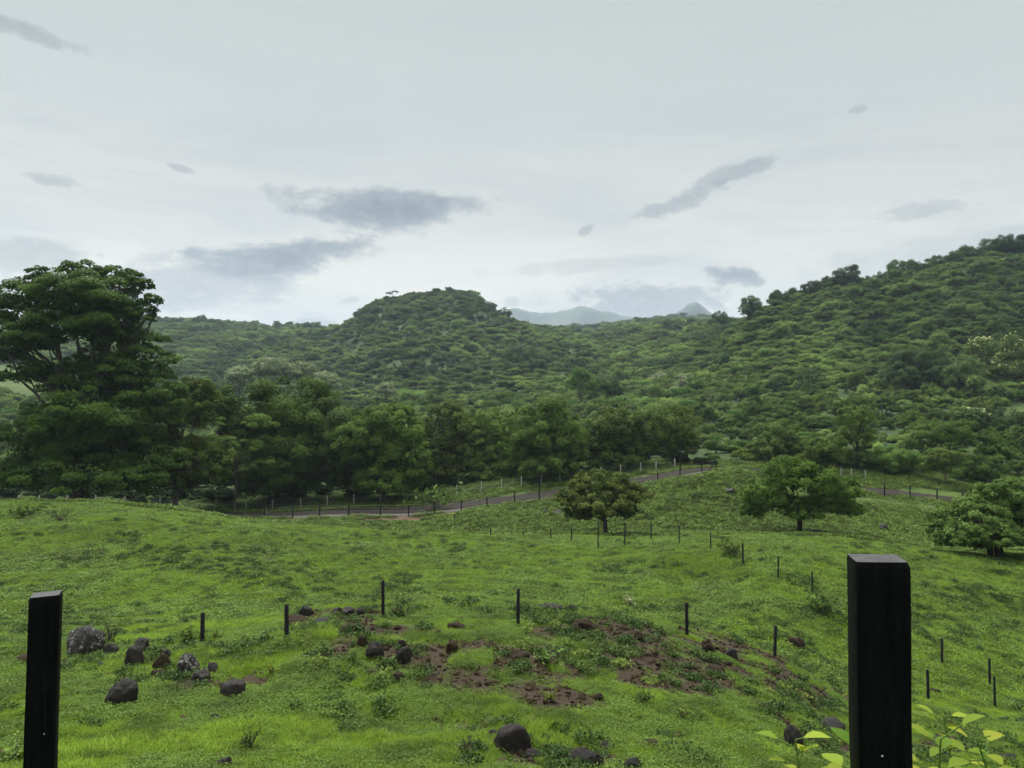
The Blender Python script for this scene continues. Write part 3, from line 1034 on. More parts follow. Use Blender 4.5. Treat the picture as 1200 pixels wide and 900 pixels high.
# ------------------------------------------------------------------ bushes and woodland
def bush_mesh(name, seed, leafm, n_leaf=900, shape=(1, 1, 0.8), blobs=5, leaf=0.16, stem=True, bark='bark', fl=None):
    """a shrub or tree crown about 2 wide and 1.6 tall with its base at the origin"""
    rg = np.random.default_rng(seed)
    b = MB()
    bl = []
    for i in range(blobs):
        a = rg.uniform(0, 6.28)
        d = rg.uniform(0.2, 0.8) if i else 0
        r = rg.uniform(0.24, 0.52) if i else 0.55
        bl.append(((math.cos(a) * d * shape[0], math.sin(a) * d * shape[1], (rg.uniform(0.45, 1.05) if i else 0.75) * shape[2]), (r * shape[0], r * shape[1], r * 0.8 * shape[2])))
    v, q, t, pc = crown(bl, rg, leaf=leaf, cover=1.6, dens=0.9, pad=(0.18, 0.34), flat=1.0, inner=0.3, low=-0.6, up=0.25)
    k = len(q)
    if k > n_leaf:
        sel = rg.permutation(k)[:n_leaf]
        v = v.reshape(k, 4, 3)[sel].reshape(-1, 3)
        t = t.reshape(k, 4)[sel].reshape(-1)
        q = np.arange(n_leaf * 4).reshape(-1, 4)
    v[:, 2] = np.maximum(v[:, 2], 0.02)
    b.add(v, q, 0, t)
    mats = [M[leafm], M[bark]]
    if stem:
        for i in range(3):
            c = pc[rg.integers(0, len(pc))]
            p, r = limb((rg.normal(0, 0.05), rg.normal(0, 0.05), -0.25), c, 0.05, 0.015, rg)
            tv, tq = tube(p, r, 5)
            b.add(tv, tq, 1)
    if fl:
        m = rg.integers(0, len(pc), fl)
        pos = pc[m] + rg.normal(0, 0.09, (fl, 3)) + [0, 0, 0.08]
        v, q = leaf_quads(pos, rg.normal(0, 0.5, (fl, 3)) + [0, -0.3, 0.8], np.full(fl, 0.13), rg, 0.8)
        b.add(v, q, 2, np.repeat(rg.random(fl), 4))
        mats.append(M['leaf_flower'])
    return b.mesh(name, mats)


FAR = [bush_mesh('hill_bush', 100 + i, ['leaf_far', 'leaf_far', 'leaf_scrub', 'leaf_far_dark', 'leaf_far', 'leaf_scrub', 'leaf_pale', 'leaf_far_dark'][i], 3000,
                 [(1, 1, 0.8), (1.1, 1, 1.0), (1.1, 1.1, 0.65), (1, 1, 1.05), (1.2, 1.2, 0.7), (1, 1, 0.75), (1, 1, 0.9), (1.2, 1.1, 0.85)][i], 8, 0.14, False) for i in range(8)]
MID = [bush_mesh('valley_bush', 200 + i, ['leaf_mid', 'leaf_far', 'leaf_scrub', 'leaf_bright', 'leaf_dark', 'leaf_scrub'][i], 5200,
                 [(1, 1, 0.8), (1.1, 1, 1.0), (1.1, 1.1, 0.7), (1, 1, 0.95), (1, 1, 1.0), (1.2, 1.2, 0.7)][i], 6, 0.115, True) for i in range(6)]


def build_woods():
    rg = np.random.default_rng(5)
    singles = []

    def region(n, y0, y1, t0, t1):
        y = np.sqrt(rg.uniform(y0 ** 2, y1 ** 2, n))
        x = rg.uniform(t0, t1, n) * y
        return x, y

    def thin(x, y, d):
        """drop points that stand closer than d to an earlier one (coarse grid)"""
        seen = {}
        keep = []
        for i in range(len(x)):
            c = (int(x[i] // d[i]), int(y[i] // d[i]), round(float(d[i]), 0))
            if c in seen:
                continue
            seen[c] = 1
            keep.append(i)
        return np.array(keep)

    out = {'hillside_woodland': [], 'valley_woodland': [], 'ridge_woodland': []}
    # the near scrub of the valley and lower slopes
    x, y = region(8500, 113, 330, -0.75, 0.85)
    t = x / y
    sz = rg.gamma(6, 0.42, len(x)) * np.where(t > 0.2, 0.92, 1.15) * np.clip(y / 210, 0.62, 1.0)
    sz = np.clip(sz, 0.9, 4.4)
    ok = (y > road_y(np.clip(x, -60, 95)) + 14) & ~((t < 0.25) & (y < 150))
    clear = ((t - 0.665) / 0.035) ** 2 + ((y - 190) / 10) ** 2 < 1
    clear |= ((t + 0.645) / 0.07) ** 2 + ((y - 370) / 60) ** 2 < 0.8
    x, y, sz = x[ok & ~clear], y[ok & ~clear], sz[ok & ~clear]
    k = thin(x, y, np.full(len(x), 2.3))
    x, y, sz = x[k], y[k], sz[k]
    z = H(x, y)
    px, pt = proj(x, y, z + sz * 1.3)
    screen = np.interp(px, [-100, 0, 200, 235, 330, 400, 450, 520, 600, 640, 720, 790, 822, 830, 1500], [380, 380, 400, 440, 445, 460, 475, 485, 480, 478, 485, 478, 500, 640, 640])
    vis = (px > -10) & (px < 1210) & (pt < screen) & (y < 300)
    app = np.where(vis, sz / y, 0)
    order = np.argsort(-app)
    pick = set(order[:268].tolist())
    sp_noise = fbm(x / 40, y / 40, 3)
    for i in range(len(x)):
        if i in pick:
            singles.append((x[i], y[i], z[i], sz[i], sp_noise[i]))
    rest = np.array([i for i in range(len(x)) if i not in pick])
    out['valley_woodland'] = (x[rest], y[rest], z[rest], sz[rest])
    # right hill, dense low scrub with darker taller clumps
    x, y = region(26000, 250, 470, 0.12, 0.95)
    sz = np.clip(rg.gamma(3.0, 0.56, len(x)), 0.7, 5.0)
    k = thin(x, y, np.full(len(x), 1.9))
    a = (x[k], y[k], H(x[k], y[k]), sz[k])
    # centre hill, left ridge and the valley behind
    x, y = region(38000, 320, 820, -0.9, 0.32)
    t = x / y
    clear = ((t + 0.645) / 0.07) ** 2 + ((y - 370) / 60) ** 2 < 0.8
    x, y, t = x[~clear], y[~clear], t[~clear]
    onhill = (np.abs(t + 0.06) < 0.2)
    sz = np.clip(rg.gamma(3.4, 0.70, len(x)), 1.1, 6.0) * np.where(onhill, 0.9, 1.1)
    k = thin(x, y, np.full(len(x), 3.5))
    c = (x[k], y[k], H(x[k], y[k]), sz[k])
    x, y = region(8000, 820, 1750, -0.5, 0.55)
    sz = np.clip(rg.gamma(8, 0.55, len(x)), 2.5, 8)
    d = (x, y, H(x, y), sz)

    def put(name, sets, protos, probs):
        X = np.concatenate([s[0] for s in sets])
        Y = np.concatenate([s[1] for s in sets])
        Z = np.concatenate([s[2] for s in sets])
        SZ = np.concatenate([s[3] for s in sets])
        n = len(X)
        sp = fbm(X / 35, Y / 35, 3) + rg.normal(0, 0.35, n)
        o = np.argsort(sp)
        cum = np.cumsum(probs) / sum(probs)
        idx = np.zeros(n, int)
        idx[o] = np.searchsorted(cum, (np.arange(n) + 0.5) / n)
        rot = np.column_stack([rg.normal(0, 0.08, n), rg.normal(0, 0.08, n), rg.uniform(0, 6.28, n)])
        s3 = np.column_stack([SZ * rg.uniform(0.85, 1.2, n), SZ * rg.uniform(0.85, 1.2, n), SZ * rg.uniform(0.7, 1.15, n)])
        stuff(name, np.column_stack([X, Y, Z - 0.12 * SZ]), rot, s3, idx, protos)
    put('valley_woodland', [out['valley_woodland']], [MID[4], MID[0], MID[1], MID[2], MID[5], MID[3]], [0.12, 0.28, 0.2, 0.2, 0.12, 0.08])
    put('hillside_woodland', [a], [FAR[3], FAR[7], FAR[0], FAR[1], FAR[4], FAR[2], FAR[5], FAR[6]], [0.06, 0.06, 0.18, 0.14, 0.16, 0.22, 0.17, 0.012])
    put('ridge_woodland', [c, d], [FAR[3], FAR[7], FAR[0], FAR[1], FAR[4], FAR[2]], [0.1, 0.1, 0.24, 0.2, 0.2, 0.16])
    # the nearest shrubs, each one an object
    desc = ['rounded dark green', 'round mid green', 'spreading soft green', 'low light green', 'broad light green', 'bright yellow green']
    protos = [MID[4], MID[0], MID[1], MID[2], MID[5], MID[3]]
    singles.sort(key=lambda s: s[1])
    for (x, y, z, sz, sp) in singles:
        u = min(max(sp * 0.6 + 0.45 + rg.normal(0, 0.28), 0), 0.999)
        k = int(np.searchsorted(np.cumsum([0.10, 0.27, 0.21, 0.2, 0.13, 0.09]), u))
        k = min(k, 5)
        px, _ = proj(np.array(x), np.array(y), np.array(z))
        if px < 640:
            zone = 'in the valley below the round hill'
        elif px < 850:
            zone = 'in the valley behind the dark tree line'
        elif y < 160:
            zone = 'just beyond the road at the right'
        else:
            zone = 'on the lower slope of the right hill'
        o = obj('shrub', protos[k])
        o.location = (x, y, z - 0.12 * sz)
        o.scale = (sz * rg.uniform(0.85, 1.2), sz * rg.uniform(0.85, 1.2), sz * rg.uniform(0.75, 1.2))
        o.rotation_euler = (0, 0, rg.uniform(0, 6.28))
        tag(o, f'{desc[k]} shrub among many {zone}', 'shrub', f'{desc[k]} shrubs {zone}')


build_woods()


# ------------------------------------------------------------------ the single trees
def tree(name, label, leafm, blobs, Y, base, bark='bark', leaf=0.35, cover=2.0, dens=1.0, r=None, stems=1, limbs=14, seed=1, group=None, inner=0.35, pad=(0.15, 0.27), flat=0.95, depth=1.0, twigs=None, flowers=None, cat='tree', low=-0.75, up=0.5):
    """blobs: (px, py, half width px, half height px) seen at distance Y; base: px of the foot"""
    rg = np.random.default_rng(seed)
    B = []
    for i, bl in enumerate(blobs):
        px, py, rx, ry = bl[:4]
        dy = bl[4] if len(bl) > 4 else rg.uniform(-0.45, 0.45) * rx * Y / 900 * depth
        c = at(px, py, Y + dy)
        B.append((np.array(c), np.array([rx * Y / 900, rx * Y / 900 * depth * 0.95, ry * Y / 900])))
    foot = ground(base, Y)
    root = empty(name, foot)
    tag(root, label, cat, group)
    fo = np.array(foot)
    V, Q, T, PC = crown([(c - fo, rr) for c, rr in B], rg, leaf, cover, dens, pad, flat, inner, up, low)
    V[:, 2] = np.maximum(V[:, 2], 0.05)
    obj('crown', np_mesh('crown', V, Q, M[leafm], T), root)
    ctr = np.mean([c for c, _ in B], 0) - fo
    top = max(c[2] + rr[2] for c, rr in B) - fo[2]
    r = r or 0.022 * top + 0.05
    b = MB()
    fork = []
    for s in range(stems):
        off = np.array([rg.normal(0, r * 1.2), rg.normal(0, r * 1.2), 0]) if stems > 1 else np.zeros(3)
        tgt = np.array([ctr[0] * 0.6 + rg.normal(0, 0.12 * top) * (stems > 1), ctr[1] * 0.4, top * (0.45 if stems == 1 else 0.5)])
        p, rr = limb(off + [0, 0, -0.4], tgt, r * (1 if stems == 1 else 0.6), r * 0.55, rg, 0.05, 10)
        rr[:2] *= [1.5, 1.12]
        tv, tq = tube(p, rr, 9)
        b.add(tv, tq)
        fork += [p[5], p[7], p[9]]
    sel = rg.permutation(len(PC))[:limbs]
    for i in sel:
        f = fork[rg.integers(0, len(fork))]
        p, rr = limb(f, PC[i], r * rg.uniform(0.16, 0.30), 0.02 + r * 0.02, rg, 0.10, 9)
        tv, tq = tube(p, rr, 6)
        b.add(tv, tq)
        for h in range(2):
            j = np.argmin(np.linalg.norm(PC - PC[i], axis=1) + rg.uniform(0, top * 0.25, len(PC)) + (np.arange(len(PC)) == i) * 99)
            p2, r2 = limb(p[rg.integers(3, 7)], PC[j], r * 0.09, 0.015, rg, 0.12, 6)
            tv, tq = tube(p2, r2, 5)
            b.add(tv, tq)
    obj('trunk', b.mesh('trunk', M[bark], True), root)
    if flowers:
        m = flowers
        i = rg.integers(0, len(PC), m)
        pos = PC[i] + rg.normal(0, 0.05 * top, (m, 3)) + [0, 0, 0.04 * top]
        v, q = leaf_quads(pos, rg.normal(0, 0.5, (m, 3)) + [0, -0.4, 0.8], leaf * rg.uniform(0.8, 1.6, m), rg, 0.85)
        obj('blossom', np_mesh('blossom', v, q, M['leaf_flower'], np.repeat(rg.random(m), 4)), root)
    return root


def build_trees():
    TL = 'trees along the far side of the road'
    tree('shade_tree', 'huge spreading tree with layered crown towering above the left fence', 'leaf_dark',
         [(95, 348, 62, 26), (40, 350, 45, 22), (140, 326, 24, 16), (45, 322, 16, 10), (160, 366, 24, 16), (166, 334, 18, 9), (178, 352, 14, 8), (75, 376, 42, 20), (128, 352, 40, 20), (28, 440, 28, 12), (142, 440, 42, 24), (95, 320, 30, 14), (10, 375, 45, 22), (100, 385, 66, 24), (30, 398, 50, 16), (5, 415, 30, 12), (150, 395, 40, 22),
          (60, 432, 34, 12), (110, 425, 30, 22), (165, 430, 42, 26), (115, 462, 58, 30), (180, 470, 42, 34), (70, 490, 44, 28), (110, 520, 70, 34), (55, 545, 44, 26), (165, 530, 46, 40), (15, 560, 36, 20), (95, 560, 60, 24, -7), (150, 562, 40, 20, -5), (100, 490, 60, 34, -6), (40, 515, 40, 26, -4)],
         90, 100, leaf=0.34, cover=2.00, dens=0.95, r=0.95, limbs=34, seed=11, pad=(0.18, 0.34), flat=0.55, group=TL, inner=0.2, low=-0.6, up=0.8)
    tree('leaning_tree', 'dark tree with a pale leaning trunk right of the huge tree', 'leaf_deep', [(205, 480, 40, 34), (180, 510, 34, 34), (215, 530, 26, 22), (232, 470, 28, 26), (190, 560, 46, 20), (240, 545, 34, 28)], 103, 208, 'bark_pale',
         leaf=0.36, cover=2.00, seed=12, group=TL, r=0.36)
    tree('broad_tree', 'broad dark domed tree with brownish top left of centre', 'leaf_dark', [(335, 486, 66, 42), (292, 520, 46, 40), (385, 520, 56, 42), (330, 535, 50, 30), (262, 480, 30, 26), (400, 560, 26, 14), (330, 562, 60, 22), (270, 550, 36, 26)], 113, 320, leaf=0.36, cover=2.12, 
         seed=13, group=TL, r=0.6)
    tree('young_tree', 'sparse yellow green young tree in front of the broad dark tree', 'leaf_bright', [(255, 520, 26, 10), (300, 497, 24, 10), (265, 548, 22, 12), (320, 545, 24, 10), (290, 522, 20, 8), (250, 495, 14, 7)], 105, 275,
         leaf=0.3, cover=1.10, dens=0.7, seed=14, group=TL, r=0.16, inner=0.0, pad=(0.25, 0.5), flat=0.5)
    tree('bushy_tree', 'dense glossy green tree reaching down to the road fence', 'leaf_deep', [(452, 508, 44, 38), (440, 545, 42, 30), (478, 540, 30, 28), (420, 520, 30, 30), (455, 566, 46, 14)], 110, 450, leaf=0.36, cover=2.12, seed=15, group=TL)
    tree('shaded_tree', 'dull green tree in the gap behind the glossy tree', 'leaf_olive', [(525, 505, 38, 32), (540, 535, 30, 26), (505, 530, 26, 26), (525, 556, 36, 18)], 121, 525, leaf=0.38, cover=1.75, seed=16, group=TL)
    tree('yellowish_tree', 'yellow green tree beside the round tree at centre', 'leaf_mid', [(578, 505, 30, 28), (595, 535, 26, 22), (560, 530, 22, 24), (580, 554, 34, 16)], 119, 580, leaf=0.36, cover=1.75, seed=17, group=TL)
    tree('round_tree', 'neat round green tree at the centre of the tree line', 'leaf_mid', [(642, 505, 42, 36), (630, 530, 34, 26), (662, 528, 28, 24), (645, 548, 38, 14)], 113, 642, leaf=0.34, cover=2.12, seed=18, group=TL)
    tree('brown_topped_tree', 'olive tree with a brownish crown above the flat topped tree', 'leaf_olive', [(720, 505, 36, 28), (740, 525, 26, 20), (698, 525, 26, 22), (722, 540, 34, 14)], 116, 722, leaf=0.36, cover=1.88, seed=19, group=TL)
    tree('open_tree', 'dark open tree with bare limbs at the right end of the tree line', 'leaf_dark', [(788, 500, 30, 28), (802, 520, 20, 18), (775, 522, 20, 16)], 117, 790, 'bark_black', leaf=0.34, cover=1.30, seed=20, group=TL, inner=0.08)
    tree('flat_topped_tree', 'small flat topped tree with brown tinted leaves standing in the meadow', 'leaf_brown_tip', [(702, 566, 38, 15), (672, 583, 24, 13), (735, 580, 28, 15), (705, 592, 36, 14), (725, 598, 24, 10), (680, 600, 20, 9)], 75, 711,
         leaf=0.24, cover=2.12, seed=21, r=0.26, flat=0.85)
    tree('spreading_tree', 'spreading dark green tree with short trunk standing in the meadow', 'leaf_deep', [(925, 556, 34, 20), (952, 564, 34, 18), (894, 578, 26, 16), (982, 576, 30, 18), (915, 590, 34, 12), (965, 592, 36, 12), (880, 598, 18, 9), (996, 598, 18, 9), (940, 603, 24, 6)], 76, 934,
         'bark_black', leaf=0.24, cover=1.7, inner=0.2, seed=22, r=0.3, flat=0.9)
    tree('leafy_shrub', 'large many stemmed leafy shrub at the right edge of the meadow', 'leaf_bush', [(1180, 592, 44, 24), (1120, 614, 32, 18), (1155, 610, 40, 22), (1215, 590, 40, 34), (1105, 622, 18, 12), (1190, 622, 40, 16), (1112, 632, 24, 9), (1150, 632, 34, 10), (1205, 628, 34, 14), (1140, 596, 26, 16), (1172, 576, 26, 14), (1130, 626, 26, 14, -2.5), (1175, 628, 30, 14, -2.5)], 62, 1165,
         'bark_black', leaf=0.22, cover=2.00, seed=23, r=0.22, stems=5, flat=0.75, cat='shrub', low=-0.7)
    RS = 'trees beyond the road on the right'
    tree('light_tree', 'light green rounded tree behind the spreading meadow tree', 'leaf_scrub', [(910, 508, 28, 18), (898, 525, 20, 14), (925, 522, 20, 14)], 124, 905, leaf=0.3, cover=1.75, seed=31, group=RS)
    tree('small_dark_tree', 'small dark round tree touching the spreading meadow tree', 'leaf_dark', [(965, 528, 22, 16), (955, 540, 18, 12)], 118, 962, leaf=0.28, cover=1.75, seed=32, group=RS)
    tree('slender_tree', 'slender dark stemmed tree right of the light green tree', 'leaf_mid', [(1003, 488, 22, 14), (1000, 512, 22, 16), (1006, 535, 16, 12)], 119, 1004, 'bark_black', leaf=0.28, cover=1.38, seed=33, group=RS, inner=0.1)
    tree('bright_shrub', 'bright green low shrub above the grassy road verge', 'leaf_bright', [(1045, 540, 30, 14), (1068, 545, 20, 12), (1028, 545, 16, 10)], 121, 1045, leaf=0.26, cover=1.75, seed=34, group=RS, cat='shrub')
    tree('acacia', 'flat crowned dark tree with a bare forked trunk right of the slender tree', 'leaf_dark', [(1105, 508, 34, 10), (1140, 515, 30, 9), (1080, 518, 20, 8), (1125, 500, 22, 8)], 126, 1110, 'bark_black', leaf=0.28, cover=1.50, seed=35, group=RS, inner=0.0)
    tree('verge_tree', 'small yellowish tree on a thin pale stem beside the road', 'leaf_mid', [(1108, 538, 22, 11), (1095, 546, 14, 9)], 114, 1107, 'bark_pale', leaf=0.26, cover=1.50, seed=36, group=RS, r=0.12)
    tree('dark_verge_tree', 'dark round bush at the road verge near the leafy shrub', 'leaf_dark', [(1148, 548, 30, 16), (1130, 556, 22, 12)], 117, 1145, leaf=0.28, cover=1.75, seed=37, group=RS, cat='shrub')
    HS = 'single trees on the right hillside'
    tree('dark_domed_tree', 'big dark domed tree alone on the right hillside', 'leaf_far_dark', [(1075, 428, 34, 22), (1060, 440, 24, 16), (1095, 438, 22, 16)], 222, 1078, leaf=0.42, cover=1.75, seed=41, group=HS)
    tree('grey_green_tree', 'grey green rounded tree right of the dark domed tree', 'leaf_far', [(1128, 434, 24, 18), (1112, 444, 16, 12)], 216, 1125, leaf=0.42, cover=1.50, seed=42, group=HS)
    tree('flowering_tree', 'tall tree covered in cream blossom near the right edge', 'leaf_mid', [(1150, 408, 15, 12), (1188, 412, 20, 16), (1172, 432, 26, 16), (1195, 440, 18, 14)], 228, 1174, leaf=0.4, cover=1.25, seed=43, group=HS, flowers=900, inner=0.1)
    tree('white_flowering_tree', 'small tree with white blossom heads lower on the right hillside', 'leaf_far_dark', [(1140, 488, 18, 11), (1132, 500, 14, 8)], 162, 1140, leaf=0.34, cover=1.25, seed=44, group=HS, flowers=420)
    tree('shadowy_tree', 'broad dark tree below the cream flowering tree', 'leaf_far_dark', [(1182, 498, 28, 18), (1160, 515, 26, 12), (1205, 510, 22, 18)], 158, 1182, leaf=0.34, cover=1.50, seed=45, group=HS)
    tree('feathery_tree', 'feathery dull green tree standing on the middle of the right slope', 'leaf_far_dark', [(950, 442, 18, 16), (942, 455, 14, 10)], 232, 950, leaf=0.42, cover=0.85, seed=46, group=HS, inner=0.05)
    tree('saddle_tree', 'lone dark round tree in the saddle between the hills', 'leaf_far_dark', [(843, 374, 10, 9), (848, 380, 8, 7)], 455, 844, leaf=0.5, cover=1.50, seed=47)
    tree('yellow_tree', 'yellow green tree rising from the valley right of the round hill', 'leaf_bright', [(680, 440, 13, 9), (690, 452, 12, 8), (670, 452, 9, 7)], 262, 681, leaf=0.45, cover=1.38, seed=48)
    tree('dark_valley_tree', 'dark rounded tree beside the yellow green valley tree', 'leaf_far_dark', [(708, 452, 20, 10), (722, 458, 14, 8)], 270, 708, leaf=0.45, cover=1.38, seed=49)
    tree('grove_tree', 'round dark tree in the crease at the foot of the round hill', 'leaf_far_dark', [(612, 420, 26, 14), (640, 425, 18, 10)], 420, 615, leaf=0.7, cover=1.25, seed=50)
    PW = 'pale flowering trees at the valley edge'
    for i, (px, py, rx, ry, lab) in enumerate([(280, 440, 16, 10, 'pale flowering tree furthest left in the pale grove'), (318, 430, 22, 11, 'pale flowering tree second from left in the pale grove'),
                                                (352, 434, 18, 10, 'pale flowering tree third from left in the pale grove'), (380, 446, 18, 10, 'pale flowering tree at the right end of the pale grove'),
                                                (452, 455, 12, 6, 'small pale tree right of the pale grove')]):
        tree('pale_tree', lab, 'leaf_pale', [(px, py, rx, ry), (px - rx * 0.5, py + ry * 0.5, rx * 0.6, ry * 0.7), (px + rx * 0.5, py + ry * 0.6, rx * 0.6, ry * 0.6)], 300, px, leaf=0.5, cover=1.50, seed=60 + i, group=PW)
    RT = 'trees along the crest of the right hill'
    crest = [(879, 358, 12, 10, 'open crowned tree at the lower left end of the right crest'), (910, 347, 6, 8, 'small thin tree next to the crest end'), (931, 349, 13, 10, 'round crest tree third from its lower end'),
             (951, 339, 13, 10, 'round crest tree left of the tall bare topped one'), (973, 333, 12, 10, 'crest tree just left of the tall open one'), (992, 324, 15, 13, 'tall open topped tree standing highest midway along the crest'),
             (1016, 332, 10, 8, 'low crest tree in the dip before the big dome'), (1033, 328, 10, 9, 'small crest tree left of the big dome'), (1056, 318, 18, 13, 'big domed dark tree midway up the crest'), (1078, 316, 10, 9, 'low crest tree right of the big dome'),
             (1096, 309, 12, 9, 'flat topped tree on the upper crest'), (1116, 305, 12, 9, 'spreading tree on the upper crest'), (1133, 298, 13, 10, 'rounded tree on the upper crest past the flat topped one'),
             (1155, 293, 14, 11, 'thick tree third from the top of the crest'), (1176, 286, 14, 10, 'spreading tree second from the top of the crest'), (1196, 286, 13, 10, 'topmost tree of the crest at the photo edge')]
    for i, (px, py, rx, ry, lab) in enumerate(crest):
        Y = 352
        tree('crest_tree', lab, 'leaf_far_dark', [(px, py, rx, ry), (px - rx * 0.5, py + ry * 0.6, rx * 0.7, ry * 0.7), (px + rx * 0.5, py + ry * 0.5, rx * 0.65, ry * 0.75)], Y, px, leaf=0.5, cover=1.7, seed=80 + i, group=RT, inner=0.35, limbs=8, pad=(0.2, 0.36), flat=0.9)
    CH = 'trees on top of the round hill'
    for i, (px, py, rx, ry, lab) in enumerate([(490, 352, 12, 8, 'rounded tree left of the summit of the round hill'), (512, 353, 9, 6, 'low tree just right of the rounded summit tree'), (541, 351, 11, 7, 'open tree right of the summit dip'), (558, 353, 9, 7, 'tree right of the summit with a dark top'),
                                                (573, 359, 8, 6, 'small tree on the right shoulder of the round hill'), (592, 366, 8, 6, 'lowest tree on the right shoulder of the round hill'), (430, 363, 8, 5, 'small tree on the left shoulder of the round hill')]):
        tree('summit_tree', lab, 'leaf_far_dark', [(px, py, rx, ry), (px + rx * 0.5, py + ry * 0.4, rx * 0.6, ry * 0.6), (px - rx * 0.5, py + ry * 0.5, rx * 0.6, ry * 0.6)], 600, px, leaf=0.9, cover=0.75, seed=120 + i, group=CH, inner=0.1, limbs=6)
    tree('lone_tree', 'tiny lone flat topped tree on the left shoulder of the round hill', 'leaf_far_dark', [(456, 344, 4.2, 1.6), (463, 342.5, 4.2, 1.8)], 590, 461, leaf=0.8, cover=0.75, seed=140, limbs=5, inner=0.0, r=0.3, low=-0.2)
    # dark undergrowth below the tree line
    rg = np.random.default_rng(77)
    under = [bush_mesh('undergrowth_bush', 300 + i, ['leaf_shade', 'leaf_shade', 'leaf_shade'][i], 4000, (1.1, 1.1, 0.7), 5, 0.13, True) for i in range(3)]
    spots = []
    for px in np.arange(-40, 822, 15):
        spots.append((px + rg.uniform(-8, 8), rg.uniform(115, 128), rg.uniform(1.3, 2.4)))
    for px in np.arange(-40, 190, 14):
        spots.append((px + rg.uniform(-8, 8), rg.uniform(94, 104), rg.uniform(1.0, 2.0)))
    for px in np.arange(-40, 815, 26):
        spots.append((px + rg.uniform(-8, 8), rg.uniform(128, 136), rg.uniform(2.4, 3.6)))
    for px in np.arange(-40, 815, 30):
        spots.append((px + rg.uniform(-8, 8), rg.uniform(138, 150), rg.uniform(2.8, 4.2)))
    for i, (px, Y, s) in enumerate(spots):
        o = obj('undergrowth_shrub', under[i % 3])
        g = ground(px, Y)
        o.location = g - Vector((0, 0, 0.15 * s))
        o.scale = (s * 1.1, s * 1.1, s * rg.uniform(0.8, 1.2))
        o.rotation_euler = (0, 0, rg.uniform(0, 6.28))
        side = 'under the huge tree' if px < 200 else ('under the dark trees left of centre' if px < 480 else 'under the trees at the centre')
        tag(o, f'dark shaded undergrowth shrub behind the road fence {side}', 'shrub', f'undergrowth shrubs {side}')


build_trees()


# ------------------------------------------------------------------ road, kerb, road fences
def build_road():
    m, t, out = new_mat('road_gravel')
    g = t.n.new('ShaderNodeNewGeometry')
    P = g.outputs['Position']
    n = t.noise(P, 3.0, 5, 0.7)
    n2 = t.noise(P, 0.4, 3, 0.6)
    c = t.mix(n, (0.017, 0.0145, 0.0125), (0.037, 0.032, 0.028))
    c = t.mix(t.math('MULTIPLY', t.smooth(n2, 0.45, 0.7), 0.5), c, (0.026, 0.022, 0.019))
    principled(t, out, c, 0.95, 0.05, bump(t, n, 0.6, 0.04))
    xs = np.linspace(-58, 92, 320)
    yc = road_y(xs)
    zc = H(xs, yc)
    v = []
    offs = [(-3.9, -0.25), (-3.6, 0.10), (-1.8, 0.14), (0, 0.16), (1.8, 0.14), (3.6, 0.10), (3.9, -0.25)]
    for o, dz in offs:
        zc = H(xs, yc + o)
        v.append(np.stack([xs, yc + o, zc + dz + 0.02 * fbm(xs / 1.5, xs * 0 + o, 2)], 1))
    v = np.stack(v, 1)
    n_, k = v.shape[:2]
    i, j = np.meshgrid(np.arange(n_ - 1), np.arange(k - 1), indexing='ij')
    q = np.stack([i * k + j, (i + 1) * k + j, (i + 1) * k + j + 1, i * k + j + 1], -1).reshape(-1, 4)
    tag(obj('road', np_mesh('road', v.reshape(-1, 3), q, m, None, None, True)), kind='structure')
    m2, t, out = new_mat('kerb_concrete')
    g = t.n.new('ShaderNodeNewGeometry')
    principled(t, out, t.mix(t.noise(g.outputs['Position'], 2.0, 5, 0.7), (0.13, 0.125, 0.11), (0.26, 0.25, 0.225)), 0.9, 0.05)
    b = MB()
    for o in (-4.15,):
        xk = np.linspace(-30, 28.5, 160)
        yk = road_y(xk) + o
        zk = H(xk, yk)
        prof = [(-0.14, -0.4), (-0.14, 0.2), (0.14, 0.2), (0.14, -0.4)]
        vv = np.stack([np.stack([xk, yk + a, zk + h], 1) for a, h in prof], 1).reshape(-1, 3)
        i, j = np.meshgrid(np.arange(len(xk) - 1), np.arange(3), indexing='ij')
        b.add(vv, np.stack([i * 4 + j, (i + 1) * 4 + j, (i + 1) * 4 + j + 1, i * 4 + j + 1], -1).reshape(-1, 4))
    tag(obj('kerb', b.mesh('kerb', m2)), kind='structure')


def plain(name, c0, c1, rough=0.7, spec=0.3, scale=6.0, stretch=(1, 1, 1)):
    m, t, out = new_mat(name)
    tc = t.n.new('ShaderNodeTexCoord')
    n = t.noise(t.vmath('MULTIPLY', tc.outputs['Object'], stretch), scale, 5, 0.65)
    principled(t, out, t.mix(t.smooth(n, 0.3, 0.7), c0, c1), rough, spec, bump(t, n, 0.4, 0.01))
    return m


M['post_dark'] = plain('post_dark', (0.004, 0.0045, 0.005), (0.011, 0.0115, 0.0125), 0.7, 0.12, 8, (1, 1, 0.15))
M['post_pale'] = plain('post_pale', (0.16, 0.16, 0.14), (0.30, 0.30, 0.27), 0.85, 0.2)
M['wire'] = plain('wire', (0.05, 0.055, 0.055), (0.09, 0.095, 0.095), 0.5, 0.4)


def post_mesh(name, w, h, mat, chamfer=0.12, bury=0.35):
    b = MB()
    c = w * chamfer
    prof = []
    a = w / 2
    ring = lambda s, z: [(-s, -s, z), (s, -s, z), (s, s, z), (-s, s, z)]
    v = np.array(ring(a, -bury) + ring(a * 0.97, h - c) + ring(a - c, h))
    q = [[i, (i + 1) % 4, 4 + (i + 1) % 4, 4 + i] for i in range(4)] + [[4 + i, 4 + (i + 1) % 4, 8 + (i + 1) % 4, 8 + i] for i in range(4)] + [[8, 9, 10, 11]]
    b.add(v, q)
    return b.mesh(name, mat)


